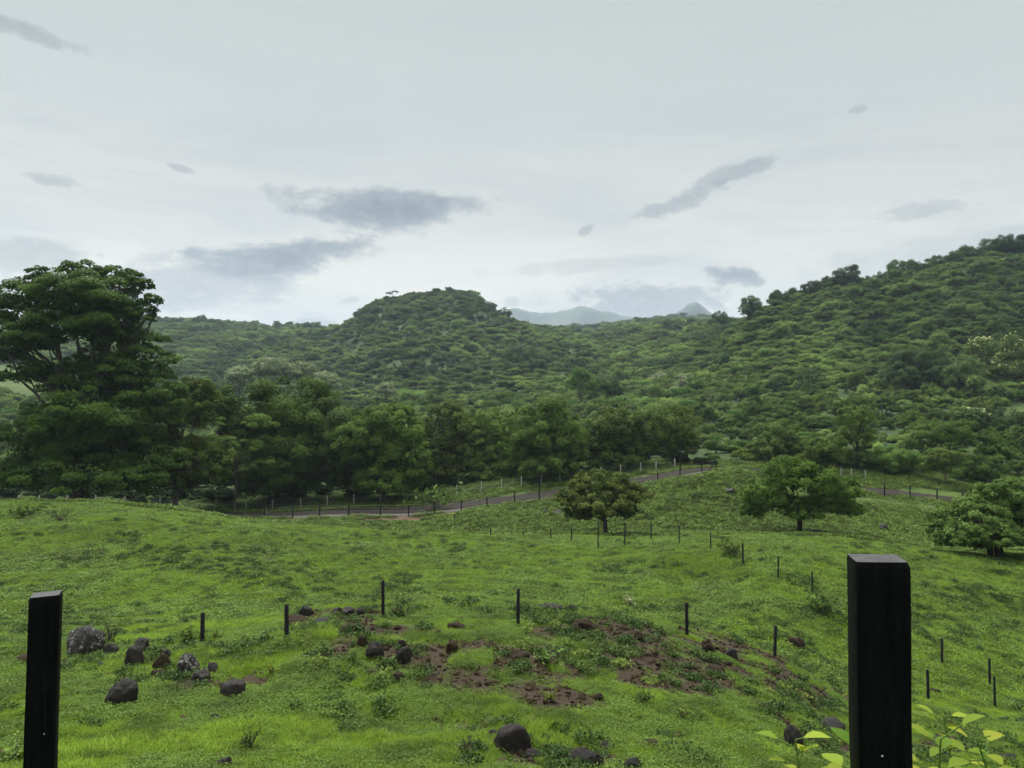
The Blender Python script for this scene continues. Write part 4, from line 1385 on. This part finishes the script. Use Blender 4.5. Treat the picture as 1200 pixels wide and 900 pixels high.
def wire_run(b, tops, fracs, r, sag=0.03):
    """wires strung from post to post; tops is a list of (foot, height)"""
    for f in fracs:
        for (a, ha), (c, hc) in zip(tops[:-1], tops[1:]):
            p0 = np.array(a) + [0, 0, ha * f]
            p1 = np.array(c) + [0, 0, hc * f]
            tt = np.linspace(0, 1, 5)[:, None]
            p = p0 * (1 - tt) + p1 * tt - np.array([0, 0, 1.0]) * sag * 4 * tt * (1 - tt)
            tv, tq = tube(p, np.full(5, r), 4)
            b.add(tv, tq)


def fence(name, label, pxs, yoff, heights, pm, w, wires, wr, group=None, extra=None, verticals=0.0):
    feet = []
    for px in pxs:
        x = (px - 600) / 900 * 101
        for _ in range(6):
            y = float(road_y(x)) + yoff
            x = (px - 600) / 900 * y
        feet.append(Vector((x, y, float(H(x, y)))))
    root = empty(name, feet[0])
    tag(root, label, 'fence', group)
    f0 = feet[0]
    cache = {}
    for p, h in zip(feet, heights):
        if h not in cache:
            cache[h] = post_mesh('post', w, h, pm)
        o = obj('post', cache[h], root)
        o.location = p - f0
        o.rotation_euler = (random.uniform(-0.03, 0.03), random.uniform(-0.03, 0.03), random.uniform(-0.3, 0.3))
    b = MB()
    hh = [min(h, 1.5) for h in heights]
    wire_run(b, list(zip([p - f0 for p in feet], hh)), wires, wr)
    if verticals:
        for (a, ha), (c, hc) in zip(zip(feet[:-1], hh[:-1]), zip(feet[1:], hh[1:])):
            L = (c - a).length
            n = int(L / verticals)
            for k in range(1, n):
                p = a.lerp(c, k / n) - f0
                tv, tq = tube(np.array([p + Vector((0, 0, 0.05)), p + Vector((0, 0, (ha + hc) / 2 * 0.95))]), [wr * 0.8] * 2, 4)
                b.add(tv, tq)
    obj('wire', b.mesh('wire', M['wire']), root)
    if extra:
        extra(root, feet)
    return root


def build_road_fences():
    random.seed(4)
    near = [312, 345, 376, 410, 447, 479.6, 510, 541, 571, 603, 632, 664, 700, 736, 770, 796, 821.6, 837.6]
    hs = [1.5] * len(near)
    hs[10] = 3.9
    hs[15] = 3.7

    def brace(root, feet):
        a, c = feet[-1], feet[-2]
        b = MB()
        f = a.lerp(c, 0.62) - feet[0]
        tv, tq = tube(np.array([f + Vector((0, 0, 0.05)), a - feet[0] + Vector((0, 0, 1.3))]), [0.05, 0.05], 6)
        b.add(tv, tq)
        obj('brace', b.mesh('brace', M['post_dark']), root)
    fence('post_fence', 'dark post and wire fence along the near kerb of the road', near, -4.9, hs, M['post_dark'], 0.14, (0.25, 0.5, 0.75, 0.95), 0.008, extra=brace)
    far = [-10, 25, 49, 82, 115, 149, 190, 222, 255, 290, 321, 354, 385, 416, 447, 478, 508, 536, 564.5, 588, 611, 634, 656, 680, 704, 727, 750, 768, 790]
    fence('mesh_fence', 'wire mesh fence on pale posts below the dark tree line', far, 7.5, [1.6] * len(far), M['post_pale'], 0.11, (0.06, 0.2, 0.34, 0.48, 0.62, 0.76, 0.9), 0.006, verticals=0.3)
    rt = [1034, 1064, 1095, 1125]
    fence('post_fence', 'short run of dark posts along the road right of the spreading tree', rt, -4.6, [1.75] * 4, M['post_dark'], 0.13, (0.4, 0.8), 0.008)
    fr = [984, 996, 1012]
    fence('mesh_fence', 'short piece of wire mesh fence behind the spreading tree', fr, 8.0, [1.5] * 3, M['post_pale'], 0.11, (0.06, 0.2, 0.34, 0.48, 0.62, 0.76, 0.9), 0.006, verticals=0.3)


build_road()
build_road_fences()


# ------------------------------------------------------------------ thin posts in the pasture
def build_field_posts():
    rg = random.Random(3)
    grp = 'thin dark posts standing in the pasture'
    # foot px, py, top py, label
    P = [(111, 748, 734, 'thin dark post peeping over the speckled boulder', 20), (237, 755, 718, 'thin dark post beside the low dark weed left of the rocky mound', 0), (336, 747, 708, 'thin dark post just left of the round boulder on the mound', 0),
         (449, 724, 680, 'thin dark post on the mound crest beside the dry twiggy shrub', 0), (607, 735, 690, 'thin dark post on the mound crest at the centre of the pasture', 0), (805, 746, 706, 'thin dark post above the bare soil of the mound', 0),
         (908, 770, 733, 'thin dark post leaning slightly at the right end of the mound', 0), (1088, 822, 785, 'thin dark post just right of the big black post', 0), (1166, 830, 793, 'thin dark post furthest right and lowest in the pasture', 0),
         (1160, 805, 772, 'thin dark post close behind the lowest right one', 0), (1104, 780, 748, 'thin dark post on the slope right of the big black post', 0), (952, 698, 670, 'thin dark post on the slope left of the big black post', 0),
         (912, 680, 652, 'thin dark post with a short crossbar at its top', 0), (871, 663, 637, 'thin dark post beside the rough tuft near the field crest', 0), (833, 645, 624, 'thin dark post on the field crest above the rough tuft', 0),
         (796, 640, 616, 'thin dark post on the field crest midway between rough tuft and flat topped tree', 0), (763, 634, 613, 'thin dark post on the crest right of the flat topped tree', 0), (731, 630, 612, 'thin dark post directly right of the flat topped tree trunk', 58),
         (700, 631, 610, 'thin dark post directly left of the flat topped tree trunk', 58), (669, 632, 619, 'short dark post showing above the crest left of the flat topped tree', 62), (645, 632, 620, 'stub of a dark post showing above the crest', 64),
         (613, 632, 625, 'tiny stub of a dark post at the centre of the crest', 66), (575, 629, 618, 'dark post in the rough grass just over the crest', 0), (551, 627, 609, 'dark post in the rough grass right of the slanting shrub', 0), (533, 620, 603, 'dark post beside the slanting shrub below the road', 0)]
    mesh = {}
    for (px, py, pt, lab, Y) in P:
        g = hit(px, py) if not Y else ground(px, Y)
        top = at(px, pt, g.y)
        h = round(min(max(top.z - g.z, 0.5), 2.0), 2)
        if h not in mesh:
            mesh[h] = post_mesh('fence_post', 0.075, h, M['post_dark'], 0.15)
        if 'crossbar' in lab:
            root = empty('fence_post', g)
            b = MB()
            obj('upright', mesh[h], root)
            b.box((0, 0, h - 0.02), (0.42, 0.04, 0.035))
            obj('crossbar', b.mesh('crossbar', M['post_dark']), root)
            o = root
        else:
            o = obj('fence_post', mesh[h])
            o.location = g
        lean = 0.05 if 'leaning' in lab else rg.uniform(-0.015, 0.015)
        o.rotation_euler = (rg.uniform(-0.02, 0.02), lean, rg.uniform(-0.5, 0.5))
        tag(o, lab, 'fence post', grp)


build_field_posts()


# ------------------------------------------------------------------ stones
def rock_mats():
    def mk(name, c0, c1, lichen=0.0, brown=0.0):
        m, t, out = new_mat(name)
        tc = t.n.new('ShaderNodeTexCoord')
        P = tc.outputs['Object']
        n = t.noise(P, 3.0, 6, 0.65)
        n2 = t.noise(P, 14.0, 5, 0.7)
        n3 = t.noise(P, 1.6, 3, 0.6)
        c = t.mix(n, c0, c1)
        c = t.mix(t.math('MULTIPLY', t.smooth(n2, 0.5, 0.7), 0.5), c, [k * 0.45 for k in c0])
        c = t.mix(t.math('MULTIPLY', t.smooth(n3, 0.45, 0.65), 0.5), c, (0.026, 0.018, 0.015))
        if lichen:
            l = t.smooth(t.math('ADD', t.noise(P, 4.5, 5, 0.75), t.math('MULTIPLY', n3, 0.25)), 0.80 - lichen, 0.88 - lichen)
            c = t.mix(l, c, (0.28, 0.28, 0.25))
        h = t.math('ADD', n, t.math('MULTIPLY', n2, 0.5))
        principled(t, out, c, 0.65, 0.2, bump(t, h, 0.9, 0.06))
        return m
    M['rock'] = mk('rock', (0.008, 0.007, 0.007), (0.024, 0.020, 0.019))
    M['rock_speckled'] = mk('rock_speckled', (0.012, 0.010, 0.009), (0.030, 0.026, 0.024), 0.115)
    M['rock_white'] = mk('rock_white', (0.012, 0.010, 0.009), (0.030, 0.026, 0.024), 0.15)
    M['soil_clod'] = plain('soil_clod', (0.014, 0.010, 0.0065), (0.036, 0.026, 0.017), 0.95, 0.1, 9)


def rock_mesh(seed, mat, squash=(1, 1, 0.75), rough=0.16, facets=7):
    rg = np.random.default_rng(seed)
    bm = bmesh.new()
    bmesh.ops.create_icosphere(bm, subdivisions=4, radius=1.0)
    co = np.array([v.co for v in bm.verts])
    r = np.ones(len(co))
    for _ in range(facets):                              # a few broken flat faces
        d = rg.normal(0, 1, 3)
        d /= np.linalg.norm(d)
        k = co @ d
        lim = rg.uniform(0.62, 0.88)
        r = np.where(k * r > lim, r * (0.12 + 0.88 * lim / np.maximum(k * r, 1e-3)), r)
    ox, oy = rg.uniform(-50, 50, 2)
    r = r * (1 + rough * fbm(co[:, 0] * 1.3 + ox + co[:, 2] * 0.8, co[:, 1] * 1.3 + oy - co[:, 2] * 0.6, 4) + 0.04 * fbm(co[:, 0] * 5 + ox, co[:, 1] * 5 + co[:, 2] * 4 + oy, 3))
    for v, rr in zip(bm.verts, r):
        v.co = Vector((v.co.x * rr * squash[0], v.co.y * rr * squash[1], v.co.z * rr * squash[2]))
    for f in bm.faces:
        f.smooth = True
    me = bpy.data.meshes.new('rock')
    bm.to_mesh(me)
    bm.free()
    me.materials.append(M[mat])
    return me


def build_rocks():
    rock_mats()
    rg = random.Random(9)
    G = 'stones lying in the pasture'
    # centre px, foot py, width px, height px, material, label
    L = [(93, 768, 44, 30, 'rock_speckled', 'large flat topped boulder speckled with pale lichen beside the left black post'),
         (128, 769, 21, 14, 'rock', 'low dark stone right of the speckled boulder'),
         (156, 781, 26, 22, 'rock', 'upright dark boulder with a smaller one on its back'),
         (163, 766, 22, 18, 'rock', 'dark stone behind the upright boulder'),
         (193, 773, 14, 12, 'rock', 'small mossy dark stone right of the upright boulder'),
         (217, 793, 26, 25, 'rock_white', 'boulder half covered with white lichen in the rock pile'),
         (233, 801, 22, 16, 'rock_speckled', 'speckled stone at the foot of the white patched boulder'),
         (247, 791, 16, 15, 'rock', 'rounded stone at the right end of the rock pile'),
         (187, 786, 17, 16, 'soil_clod', 'brown earthy lump left of the white patched boulder'),
         (183, 795, 16, 9, 'soil_clod', 'low soil clod at the left foot of the rock pile'),
         (138, 829, 38, 32, 'rock', 'smooth egg shaped dark boulder in the grass'),
         (269, 819, 32, 21, 'rock', 'dark angular boulder right of the egg shaped one'),
         (250, 846, 14, 9, 'rock', 'small dark stone below the angular boulder'),
         (261, 903, 22, 13, 'rock', 'dark stone cut by the bottom edge left of centre'),
         (26, 778, 26, 10, 'soil_clod', 'brown soil clod left of the left black post'),
         (117, 784, 12, 8, 'rock', 'small stone in front of the low dark stone'),
         (357, 725, 18, 17, 'rock', 'round dark boulder topping the rocky mound'),
         (350, 733, 28, 8, 'soil_clod', 'flat earthy slab under the round boulder'),
         (376, 734, 22, 8, 'rock', 'flat dark slab right of the round boulder'),
         (394, 722, 14, 10, 'rock', 'left stone of the row of three on the mound'),
         (408, 721, 18, 9, 'rock', 'middle long stone of the row of three on the mound'),
         (421, 721, 12, 8, 'rock', 'right stone of the row of three on the mound'),
         (310, 747, 11, 7, 'rock', 'small dark stone alone left of the mound post'),
         (411, 741, 24, 9, 'soil_clod', 'grey brown clod below the row of three stones'),
         (437, 772, 24, 19, 'rock', 'big dark boulder half sunk in the bare soil'),
         (423, 759, 13, 14, 'soil_clod', 'earth lump behind the half sunk boulder'),
         (474, 777, 20, 19, 'rock', 'egg shaped brown boulder right of the half sunk one'),
         (470, 759, 11, 9, 'rock', 'small stone perched behind the egg shaped brown boulder'),
         (434, 792, 17, 8, 'soil_clod', 'low clod in the soil below the half sunk boulder'),
         (529, 765, 14, 13, 'soil_clod', 'upright earth clod on the bare bank at centre'),
         (537, 740, 24, 9, 'soil_clod', 'weathered clod on the mound top left of the central post'),
         (577, 764, 18, 11, 'soil_clod', 'dark clod at the upper rim of the bare bank'),
         (608, 775, 26, 12, 'soil_clod', 'overhanging lump of dark earth on the bare bank'),
         (466, 800, 15, 12, 'soil_clod', 'dark clod low on the mound face'),
         (601, 880, 45, 30, 'rock', 'large round dark boulder lying in the front grass'),
         (578, 868, 16, 12, 'rock', 'small stone touching the large front boulder on the left'),
         (624, 889, 22, 10, 'rock', 'flat stone at the right foot of the large front boulder'),
         (645, 717, 30, 9, 'rock', 'long flat stone on the mound crest right of the central post'),
         (672, 716, 12, 7, 'rock', 'small stone right of the long flat stone'),
         (683, 739, 26, 11, 'soil_clod', 'clod amid the bare crest right of the central post'),
         (745, 750, 20, 11, 'soil_clod', 'brown clod left of the reddish lump'),
         (831, 766, 16, 15, 'soil_clod', 'reddish lump of earth on the right bank'),
         (857, 776, 18, 14, 'rock', 'round dark stone on the right bank'),
         (840, 790, 22, 10, 'soil_clod', 'crumbled clod below the round stone of the right bank'),
         (935, 760, 22, 14, 'soil_clod', 'earth heap right of the leaning thin post'),
         (680, 896, 34, 18, 'rock', 'dark stone with moss at the bottom edge near the centre'),
         (695, 900, 30, 18, 'rock', 'paler rounded stone leaning on the mossy one'),
         (741, 903, 22, 13, 'rock', 'dark stone cut by the bottom edge right of centre'),
         (711, 880, 22, 9, 'rock', 'low flat stone above the bottom edge stones'),
         (755, 876, 30, 8, 'soil_clod', 'flat reddish brown clod in the mown looking grass'),
         (930, 876, 24, 22, 'rock', 'jagged dark stone left of the big black post'),
         (975, 860, 42, 14, 'rock', 'long low dark stone touching the big black post'),
         (1108, 877, 32, 12, 'rock', 'flat grey stone right of the big black post'),
         (1105, 892, 26, 14, 'rock', 'dark stone behind the yellow green seedlings'),
         (1185, 897, 26, 13, 'rock', 'dark stone at the lower right corner'),
         (1098, 815, 12, 8, 'soil_clod', 'small clod at the foot of the post right of the big one'),
         (957, 628, 18, 9, 'rock', 'grey boulder beside the trunk of the spreading tree'),
         (1037, 623, 12, 9, 'rock', 'grey boulder on the bank between spreading tree and leafy shrub'),
         (655, 604, 10, 6, 'rock_white', 'pale stone left of the flat topped tree'), (640, 602, 8, 6, 'rock_white', 'smaller pale stone further left of the flat topped tree'),
         (855, 578, 20, 6, 'rock', 'flat dark rock on the bank below the road crest')]
    for i, (px, py, w, h, m, lab) in enumerate(L):
        g = hit(px, py)
        s = g.y / 900.0
        rw, rh = w * s / 2, h * s / 2
        clod = m == 'soil_clod'
        me = rock_mesh(400 + i, m, (1, 1, 1), 0.30 if clod else 0.15, 3 if clod else 13)
        o = obj('soil_clod' if clod else 'boulder', me)
        o.scale = (rw * 1.0, rw * rg.uniform(0.75, 0.95), rh * (1.35 if clod else 1.5))
        o.location = (g.x, g.y + rw * 0.4, g.z + rh * (0.45 if clod else 0.5))
        o.rotation_euler = (rg.uniform(-0.15, 0.15), rg.uniform(-0.2, 0.2), rg.uniform(-0.4, 0.4))
        tag(o, lab, 'soil clod' if clod else 'rock', ('clods of soil on the banks' if clod else G))


build_rocks()


# ------------------------------------------------------------------ small plants one can pick out
def build_plants():
    rg = np.random.default_rng(31)

    def twig_shrub(px, py, w, h, lab, leafm=None, n=16, cat='shrub', mat='bark'):
        g = hit(px, py)
        s = g.y / 900
        W, Hh = w * s / 2, h * s
        root = empty('dry_shrub' if not leafm else 'weed', g)
        tag(root, lab, cat)
        b = MB()
        tips = []
        for i in range(n):
            e = np.array([rg.normal(0, W * 0.6), rg.normal(0, W * 0.5), Hh * rg.uniform(0.5, 1.05)])
            p, r = limb((rg.normal(0, W * 0.15), rg.normal(0, W * 0.15), -0.03), e, 0.010 + 0.004 * g.y / 20, 0.004, rg, 0.15, 6)
            tv, tq = tube(p, r, 4)
            b.add(tv, tq)
            tips += [p[-1], p[-2], p[3]]
            for _ in range(2):
                p2, r2 = limb(p[rg.integers(2, 5)], e + rg.normal(0, W * 0.35, 3), 0.007, 0.003, rg, 0.1, 4)
                tv, tq = tube(p2, r2, 4)
                b.add(tv, tq)
                tips.append(p2[-1])
        obj('stems', b.mesh('stems', M[mat]), root)
        if leafm:
            tips = np.array(tips)
            m = 150
            pos = tips[rg.integers(0, len(tips), m)] + rg.normal(0, W * 0.14, (m, 3))
            pos[:, 2] = np.maximum(pos[:, 2], 0.01)
            v, q = leaf_quads(pos, rg.normal(0, 0.6, (m, 3)) + [0, 0, 0.8], np.full(m, max(W * 0.32, 0.04)) * rg.uniform(0.6, 1.3, m), rg, 0.6, 0.05)
            obj('foliage', np_mesh('foliage', v, q, M[leafm], np.repeat(rg.random(m), 4)), root)
        return root
    twig_shrub(72, 612, 28, 14, 'pile of dark dry brush on the left field crest', None, 26, 'brush', 'bark_black')
    twig_shrub(29, 606, 26, 10, 'scrubby dark brush near the left edge of the field crest', 'leaf_dark', 18, 'brush', 'bark_black')
    twig_shrub(467, 725, 20, 14, 'dry brown twiggy shrub beside the post on the mound crest', 'leaf_brown_tip', 18)
    twig_shrub(220, 757, 30, 18, 'low dark leafy weed beside the thin post left of the mound', 'leaf_deep', 14, 'weed')
    twig_shrub(254, 750, 10, 9, 'small dark weed right of the thin post', 'leaf_deep', 8, 'weed')
    twig_shrub(128, 756, 20, 22, 'wispy dry bush behind the low dark stone', None, 20)
    twig_shrub(740, 712, 16, 12, 'pale flowered weed behind the mound crest', 'leaf_pale', 10, 'weed')
    twig_shrub(965, 722, 34, 24, 'dark leafy patch of weed left of the big black post', 'leaf_dark', 22, 'weed')
    twig_shrub(640, 778, 26, 14, 'yellow green weed on the rim of the bare bank', 'leaf_bright', 14, 'weed')
    twig_shrub(801, 847, 18, 14, 'bright yellow green weed low on the mound', 'leaf_seedling', 12, 'weed')
    twig_shrub(749, 847, 14, 10, 'pale yellow weed left of the bright weed', 'leaf_seedling', 8, 'weed')
    twig_shrub(644, 822, 14, 8, 'pale yellow weed below the bare bank', 'leaf_seedling', 8, 'weed')
    twig_shrub(753, 826, 20, 16, 'dark green weed clump on the mound face', 'leaf_deep', 14, 'weed')
    twig_shrub(550, 884, 24, 14, 'dry brownish grass tuft left of the large front boulder', 'leaf_brown_tip', 16, 'weed')
    twig_shrub(320, 790, 14, 8, 'small yellow weed on the left side of the mound', 'leaf_seedling', 8, 'weed')
    twig_shrub(860, 652, 30, 14, 'rough dark tuft beside the field crest posts', 'leaf_brown_tip', 20, 'weed')
    twig_shrub(512, 598, 40, 22, 'thin slanting shrub beside the road kerb', 'leaf_olive', 22)
    twig_shrub(1192, 834, 16, 12, 'light green weed near the right edge', 'leaf_bright', 10, 'weed')
    twig_shrub(293, 880, 16, 22, 'dark leafed weed in the front grass left of centre', 'leaf_deep', 12, 'weed')
    twig_shrub(12, 895, 40, 16, 'bright green weed at the lower left corner', 'leaf_bright', 12, 'weed')
    # broad leaved seedlings around the big black post
    for (px, py, Y, h, nl, lab) in [(956, 866, 2.35, 0.55, 36, 'yellow green broad leaved seedling left of the big black post'), (984, 860, 2.15, 0.55, 32, 'yellow green seedling tucked against the big black post'),
                                    (1098, 842, 2.5, 0.75, 30, 'tallest yellow green seedling right of the big black post'), (1080, 860, 2.1, 0.5, 38, 'bushy yellow green seedling at the right foot of the big black post'),
                                    (1147, 872, 2.3, 0.5, 34, 'yellow tipped seedling near the lower right corner')]:
        g = ground(px, Y)
        top = at(px, py, Y)
        root = empty('seedling', g)
        tag(root, lab, 'seedling', 'broad leaved seedlings by the big post')
        hh = top.z - g.z
        b = MB()
        p, r = limb((0, 0, -0.03), (rg.normal(0, 0.03), rg.normal(0, 0.03), hh), 0.006, 0.0025, rg, 0.02, 8)
        tv, tq = tube(p, r, 6)
        b.add(tv, tq)
        for i in range(nl):
            f = 1 - (i / nl) ** 0.8 * 0.30
            k = f * 7
            base = p[min(int(k), 6)] * (1 - (k - int(k))) + p[min(int(k) + 1, 7)] * (k - int(k)) if k < 7 else p[7]
            a = i * 2.4 + rg.uniform(-0.3, 0.3)
            L = rg.uniform(0.042, 0.08) * (0.65 + 0.5 * (1 - abs(f - 0.75) * 1.5))
            up = rg.uniform(0.1, 0.9) if i < 3 else rg.uniform(-0.2, 0.5)
            d = np.array([math.cos(a), math.sin(a), up])
            d /= np.linalg.norm(d)
            sdir = np.cross(d, [0, 0, 1.0])
            sdir /= np.linalg.norm(sdir)
            nn = np.cross(sdir, d)
            st = base + d * rg.uniform(0.02, 0.075)
            rowsv = []
            for s_, w_ in ((0, 0.05), (0.2, 0.62), (0.45, 1.0), (0.7, 0.8), (0.9, 0.32), (1.0, 0.02)):
                c = st + d * L * s_ - nn * L * 0.22 * s_ * s_
                for e in (-1, 0, 1):
                    rowsv.append(c + sdir * e * w_ * L * 0.36 + nn * abs(e) * w_ * L * 0.10)
            q = [[r_ * 3 + c_, r_ * 3 + c_ + 1, r_ * 3 + c_ + 4, r_ * 3 + c_ + 3] for r_ in range(5) for c_ in range(2)]
            lm = np_mesh('leaf', rowsv, q, M['leaf_seedling'], np.full(18, rg.uniform(0, 1)), None, True)
            obj('leaf', lm, root)
            tv, tq = tube(np.array([base, st + d * 0.004]), [0.002, 0.002], 4)
            b.add(tv, tq)
        obj('stem', b.mesh('stem', M['leaf_bright'], True), root)
    # a bare twig reaching in at the left edge
    g = hit(-6, 704)
    b = MB()
    tip = at(20, 689, g.y) - g
    p, r = limb((0, 0, -0.05), (tip.x, tip.y, tip.z), 0.02, 0.008, rg, 0.05, 8)
    tv, tq = tube(p, r, 5)
    b.add(tv, tq)
    p2, r2 = limb(p[4], p[4] + np.array([0.2, 0.1, 0.35]), 0.012, 0.005, rg, 0.05, 6)
    tv, tq = tube(p2, r2, 5)
    b.add(tv, tq)
    o = obj('bare_twig', b.mesh('bare_twig', M['bark_black']))
    o.location = g
    tag(o, 'bare dark twig reaching in from the left edge of the slope', 'twig')


build_plants()


# ------------------------------------------------------------------ the two big posts in front
def build_big_posts():
    m, t, out = new_mat('tarred_timber')
    tc = t.n.new('ShaderNodeTexCoord')
    v = t.vmath('MULTIPLY', tc.outputs['Object'], (1, 1, 0.06))
    n = t.noise(v, 60, 6, 0.65)
    n2 = t.noise(t.vmath('MULTIPLY', tc.outputs['Object'], (1, 1, 0.3)), 12, 5, 0.6)
    c = t.mix(t.smooth(n, 0.35, 0.75), (0.0022, 0.0025, 0.003), (0.006, 0.0065, 0.008))
    c = t.mix(t.math('MULTIPLY', t.smooth(n2, 0.6, 0.75), 0.6), c, (0.012, 0.0125, 0.014))
    h = t.math('ADD', n, t.math('MULTIPLY', n2, 0.6))
    principled(t, out, c, 0.6, 0.06, bump(t, h, 0.8, 0.008))
    m2 = plain('post_end_grain', (0.018, 0.018, 0.02), (0.045, 0.045, 0.047), 0.7, 0.3, 40)
    mn = plain('nail_metal', (0.45, 0.45, 0.44), (0.6, 0.6, 0.58), 0.4, 0.5)
    for (px, py, Y, w, yaw, lean, lab, nail) in [(1027, 654, 1.9, 0.118, -13, 0.0, 'thick black squared timber post standing close in front at the right', (1035, 888)),
                                                 (54, 696, 3.6, 0.122, 24, 0.0, 'black squared timber post standing in front at the left', (51, 862))]:
        top = at(px, py, Y)
        g = float(H(top.x, top.y))
        hgt = top.z - g
        root = empty('timber_post', (top.x, top.y, g), R(yaw))
        tag(root, lab, 'post', 'big black timber posts')
        rg = np.random.default_rng(int(px))
        zs = np.concatenate([[-0.5], np.linspace(0, hgt - 0.012, 40)])
        a = w / 2
        c = a * 0.05
        ring = np.array([(-a + c, -a), (-a * 0.3, -a * 1.005), (a * 0.3, -a * 1.005), (a - c, -a), (a, -a + c), (a, a - c), (a - c, a), (-a + c, a), (-a, a - c), (-a, -a + c)])
        vv = []
        for z in zs:
            k = 1.0 + 0.012 * float(fbm(np.array(z * 2.3 + px), np.array(0.0), 3))
            sx = 0.004 * float(fbm(np.array(z * 1.7 + px), np.array(5.0), 2))
            vv.append(np.column_stack([ring * k + [sx, 0], np.full(10, z)]))
        tz = hgt
        vv.append(np.column_stack([ring * 0.955, np.full(10, tz) + ring[:, 0] * 0.03]))
        V = np.concatenate(vv)
        n_ = len(zs) + 1
        i, j = np.meshgrid(np.arange(n_ - 1), np.arange(10), indexing='ij')
        q = np.stack([i * 10 + j, i * 10 + (j + 1) % 10, (i + 1) * 10 + (j + 1) % 10, (i + 1) * 10 + j], -1).reshape(-1, 4)
        obj('shaft', np_mesh('shaft', V, q, m), root)
        # end grain: the sawn top
        b = (n_ - 1) * 10
        tv = V[b:b + 10].copy()
        tv = np.concatenate([tv, [[0, 0, tz + 0.001]]])
        obj('sawn_top', np_mesh('sawn_top', tv, np.zeros((0, 4), int), m2, None, None, False, [[k, (k + 1) % 10, 10] for k in range(10)]), root)
        d = at(nail[0], nail[1], Y - w * 0.55) - Vector((top.x, top.y, g))
        rel = Matrix.Rotation(-R(yaw), 3, 'Z') @ d
        bm = bmesh.new()
        bmesh.ops.create_uvsphere(bm, u_segments=10, v_segments=6, radius=0.0024)
        me = bpy.data.meshes.new('nail')
        bm.to_mesh(me)
        bm.free()
        me.materials.append(mn)
        o = obj('nail', me, root)
        o.location = (rel.x, -a * 1.01, rel.z)
        o.scale = (1, 0.5, 1)


build_big_posts()
build_haze()
